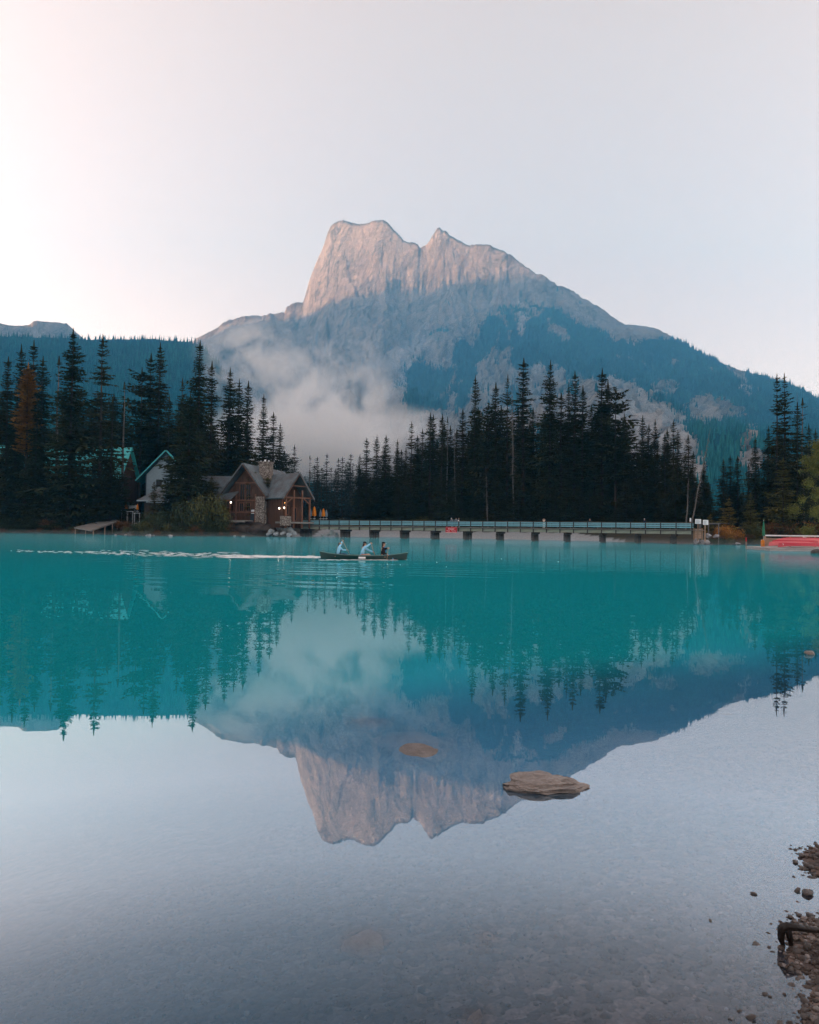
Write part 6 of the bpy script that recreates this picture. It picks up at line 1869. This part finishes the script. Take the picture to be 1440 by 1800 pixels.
# black driftwood root at the water's edge
ra_ = on(1440, 1632, .05); 
m_root = paint('wet_black_wood', (0.016, 0.012, 0.011), .45, .4, 12, (2, 2, 2), .01)
def rp(px, py, z):
    return on(px, py, z) - ra_
rt_ = thing('driftwood_root', 'wet black bent root lying over the gravel at the water edge', 'driftwood', ra_)
MB().tube([rp(1450, 1636, .07), rp(1430, 1635, .075), rp(1405, 1631, .09), rp(1384, 1628, .10), rp(1374, 1634, .07), rp(1373, 1650, .03), rp(1378, 1664, -.01)], [.010, .012, .014, .017, .017, .013, .008], 12).build('stem', m_root, rt_, smooth=True)
MB().tube([rp(1384, 1628, .10), rp(1388, 1645, .05), rp(1391, 1662, .0)], [.014, .013, .009], 10).build('branch', m_root, rt_, smooth=True)

# ------------------------------------------------------------------ white patches painted as sky glints along the canoe's wake
m_glint = basic('painted_wake_glints', (0.80, 0.82, 0.82), .6, .05, 4)
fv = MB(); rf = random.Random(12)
def glint_patch(px, py, w, h):
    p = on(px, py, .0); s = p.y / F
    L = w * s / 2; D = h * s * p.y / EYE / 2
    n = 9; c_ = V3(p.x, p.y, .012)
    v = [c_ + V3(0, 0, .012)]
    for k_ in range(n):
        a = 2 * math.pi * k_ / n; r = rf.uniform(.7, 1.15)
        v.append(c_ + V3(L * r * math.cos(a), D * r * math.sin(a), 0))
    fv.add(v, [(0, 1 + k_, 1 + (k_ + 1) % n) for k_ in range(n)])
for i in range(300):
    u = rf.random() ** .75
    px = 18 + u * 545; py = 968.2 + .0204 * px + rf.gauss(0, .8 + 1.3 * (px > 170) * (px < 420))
    w = rf.uniform(3, 20) * (.5 + 1.1 * u); glint_patch(px, py, w, rf.uniform(.15, .5) * (.6 + .8 * u))
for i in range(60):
    px = 400 + rf.random() * 165; glint_patch(px, 979.5 + rf.gauss(0, .7), rf.uniform(14, 50), rf.uniform(.25, .7))
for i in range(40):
    px = 562 + rf.random() * 155; glint_patch(px, 984.6 + rf.gauss(0, .3), rf.uniform(5, 18), rf.uniform(.4, .9))
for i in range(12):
    glint_patch(rf.uniform(560, 1000), rf.gauss(997, 9), rf.uniform(.8, 3), rf.uniform(.3, .7))
o = fv.build('painted_wake_glints', m_glint); o['kind'] = 'stuff'

# ------------------------------------------------------------------ mist
def mist(name, c, size, dens, scale, seed, low=.42, high=.68, colr=(.985, .985, .985)):
    o = MB().lathe([(.05, -1), (.62, -.8), (.92, -.35), (1, 0), (.92, .35), (.62, .8), (.05, 1)], (0, 0, 0), 20).build(name, None, None) if False else None
    b = bmesh.new(); bmesh.ops.create_icosphere(b, subdivisions=3, radius=1)
    me_ = bpy.data.meshes.new(name); b.to_mesh(me_); b.free()
    o = link(name, me_, None, c); o.scale = size; o['kind'] = 'stuff'
    k = NT(name + '_air')
    P = k.pos('Object')
    r = k.n('ShaderNodeVectorMath', operation='LENGTH'); k.l(P, r.inputs[0])
    fall = k.ramp(r.outputs['Value'], [(.35, 1.0), (.98, 0.0)], 'EASE')
    nz = k.n('ShaderNodeTexNoise', noise_dimensions='4D'); nz.inputs['Scale'].default_value = scale; nz.inputs['Detail'].default_value = 7; nz.inputs['Roughness'].default_value = .62; nz.inputs['Distortion'].default_value = .6
    nz.inputs['W'].default_value = seed
    k.l(k.scale(P, (size[0] / size[2], size[1] / size[2] * .6, 1.0)), nz.inputs['Vector'])
    nn = k.ramp(nz.outputs['Fac'], [(low, 0.0), (high, 1.0)])
    d = k.math('MULTIPLY', k.math('MULTIPLY', fall, nn), dens)
    v = k.n('ShaderNodeVolumePrincipled'); v.inputs['Color'].default_value = (*colr, 1); v.inputs['Anisotropy'].default_value = .0
    k.l(d, v.inputs['Density']); k.l(v.outputs[0], k.out.inputs['Volume'])
    me_.materials.append(k.mat)
    return o
mist('mist_bank', at(540, 784, 860), (138, 240, 46), .024, 1.9, 1.0, .26, .50)
mist('mist_cloud', at(560, 700, 760), (98, 62, 62), .042, 2.0, 3.3, .44, .60)
mist('mist_wisp', at(440, 640, 780), (72, 50, 60), .034, 2.0, 7.1, .46, .62)
mist('mist_veil', at(600, 640, 900), (95, 60, 60), .018, 2.4, 5.7, .48, .66)
mist('mist_low', at(690, 752, 880), (90, 160, 22), .014, 1.9, 9.4, .36, .58)

# ------------------------------------------------------------------ air
HZ = 0.00011
k = NT('haze_air')
pv = k.n('ShaderNodeVolumePrincipled')
pv.inputs['Color'].default_value = (0.07, 0.56, 1.0, 1)
pv.inputs['Density'].default_value = HZ
pv.inputs['Anisotropy'].default_value = 0.0
k.l(pv.outputs[0], k.out.inputs['Volume'])
hz = MB().box((-400, 0, 775), (8800, 8100, 1566)).build('haze', k.mat)
hz['kind'] = 'stuff'

# thin steam lying on the far half of the lake
k = NT('lake_steam_air')
pv = k.n('ShaderNodeVolumePrincipled')
pv.inputs['Color'].default_value = (0.90, 0.93, 0.95, 1)
pv.inputs['Density'].default_value = 0.0010
k.l(pv.outputs[0], k.out.inputs['Volume'])
st_ = MB().box((-5, 93, .5), (300, 96, .86)).build('lake_steam', k.mat)
st_['kind'] = 'stuff'

# blue valley air lying against the lower slopes
b = bmesh.new(); bmesh.ops.create_icosphere(b, subdivisions=3, radius=1)
me_ = bpy.data.meshes.new('valley_haze'); b.to_mesh(me_); b.free()
vh = link('valley_haze', me_, None, (350, 1720, 150)); vh.scale = (2000, 1080, 1250); vh['kind'] = 'stuff'
k = NT('valley_haze_air')
r = k.n('ShaderNodeVectorMath', operation='LENGTH'); k.l(k.pos('Object'), r.inputs[0])
v = k.n('ShaderNodeVolumePrincipled'); v.inputs['Color'].default_value = (0.26, 0.64, 0.97, 1)
k.l(k.math('MULTIPLY', k.ramp(r.outputs['Value'], [(.1, 1.0), (1.0, 0.0)]), 0.00046), v.inputs['Density']); k.l(v.outputs[0], k.out.inputs['Volume'])
me_.materials.append(k.mat)
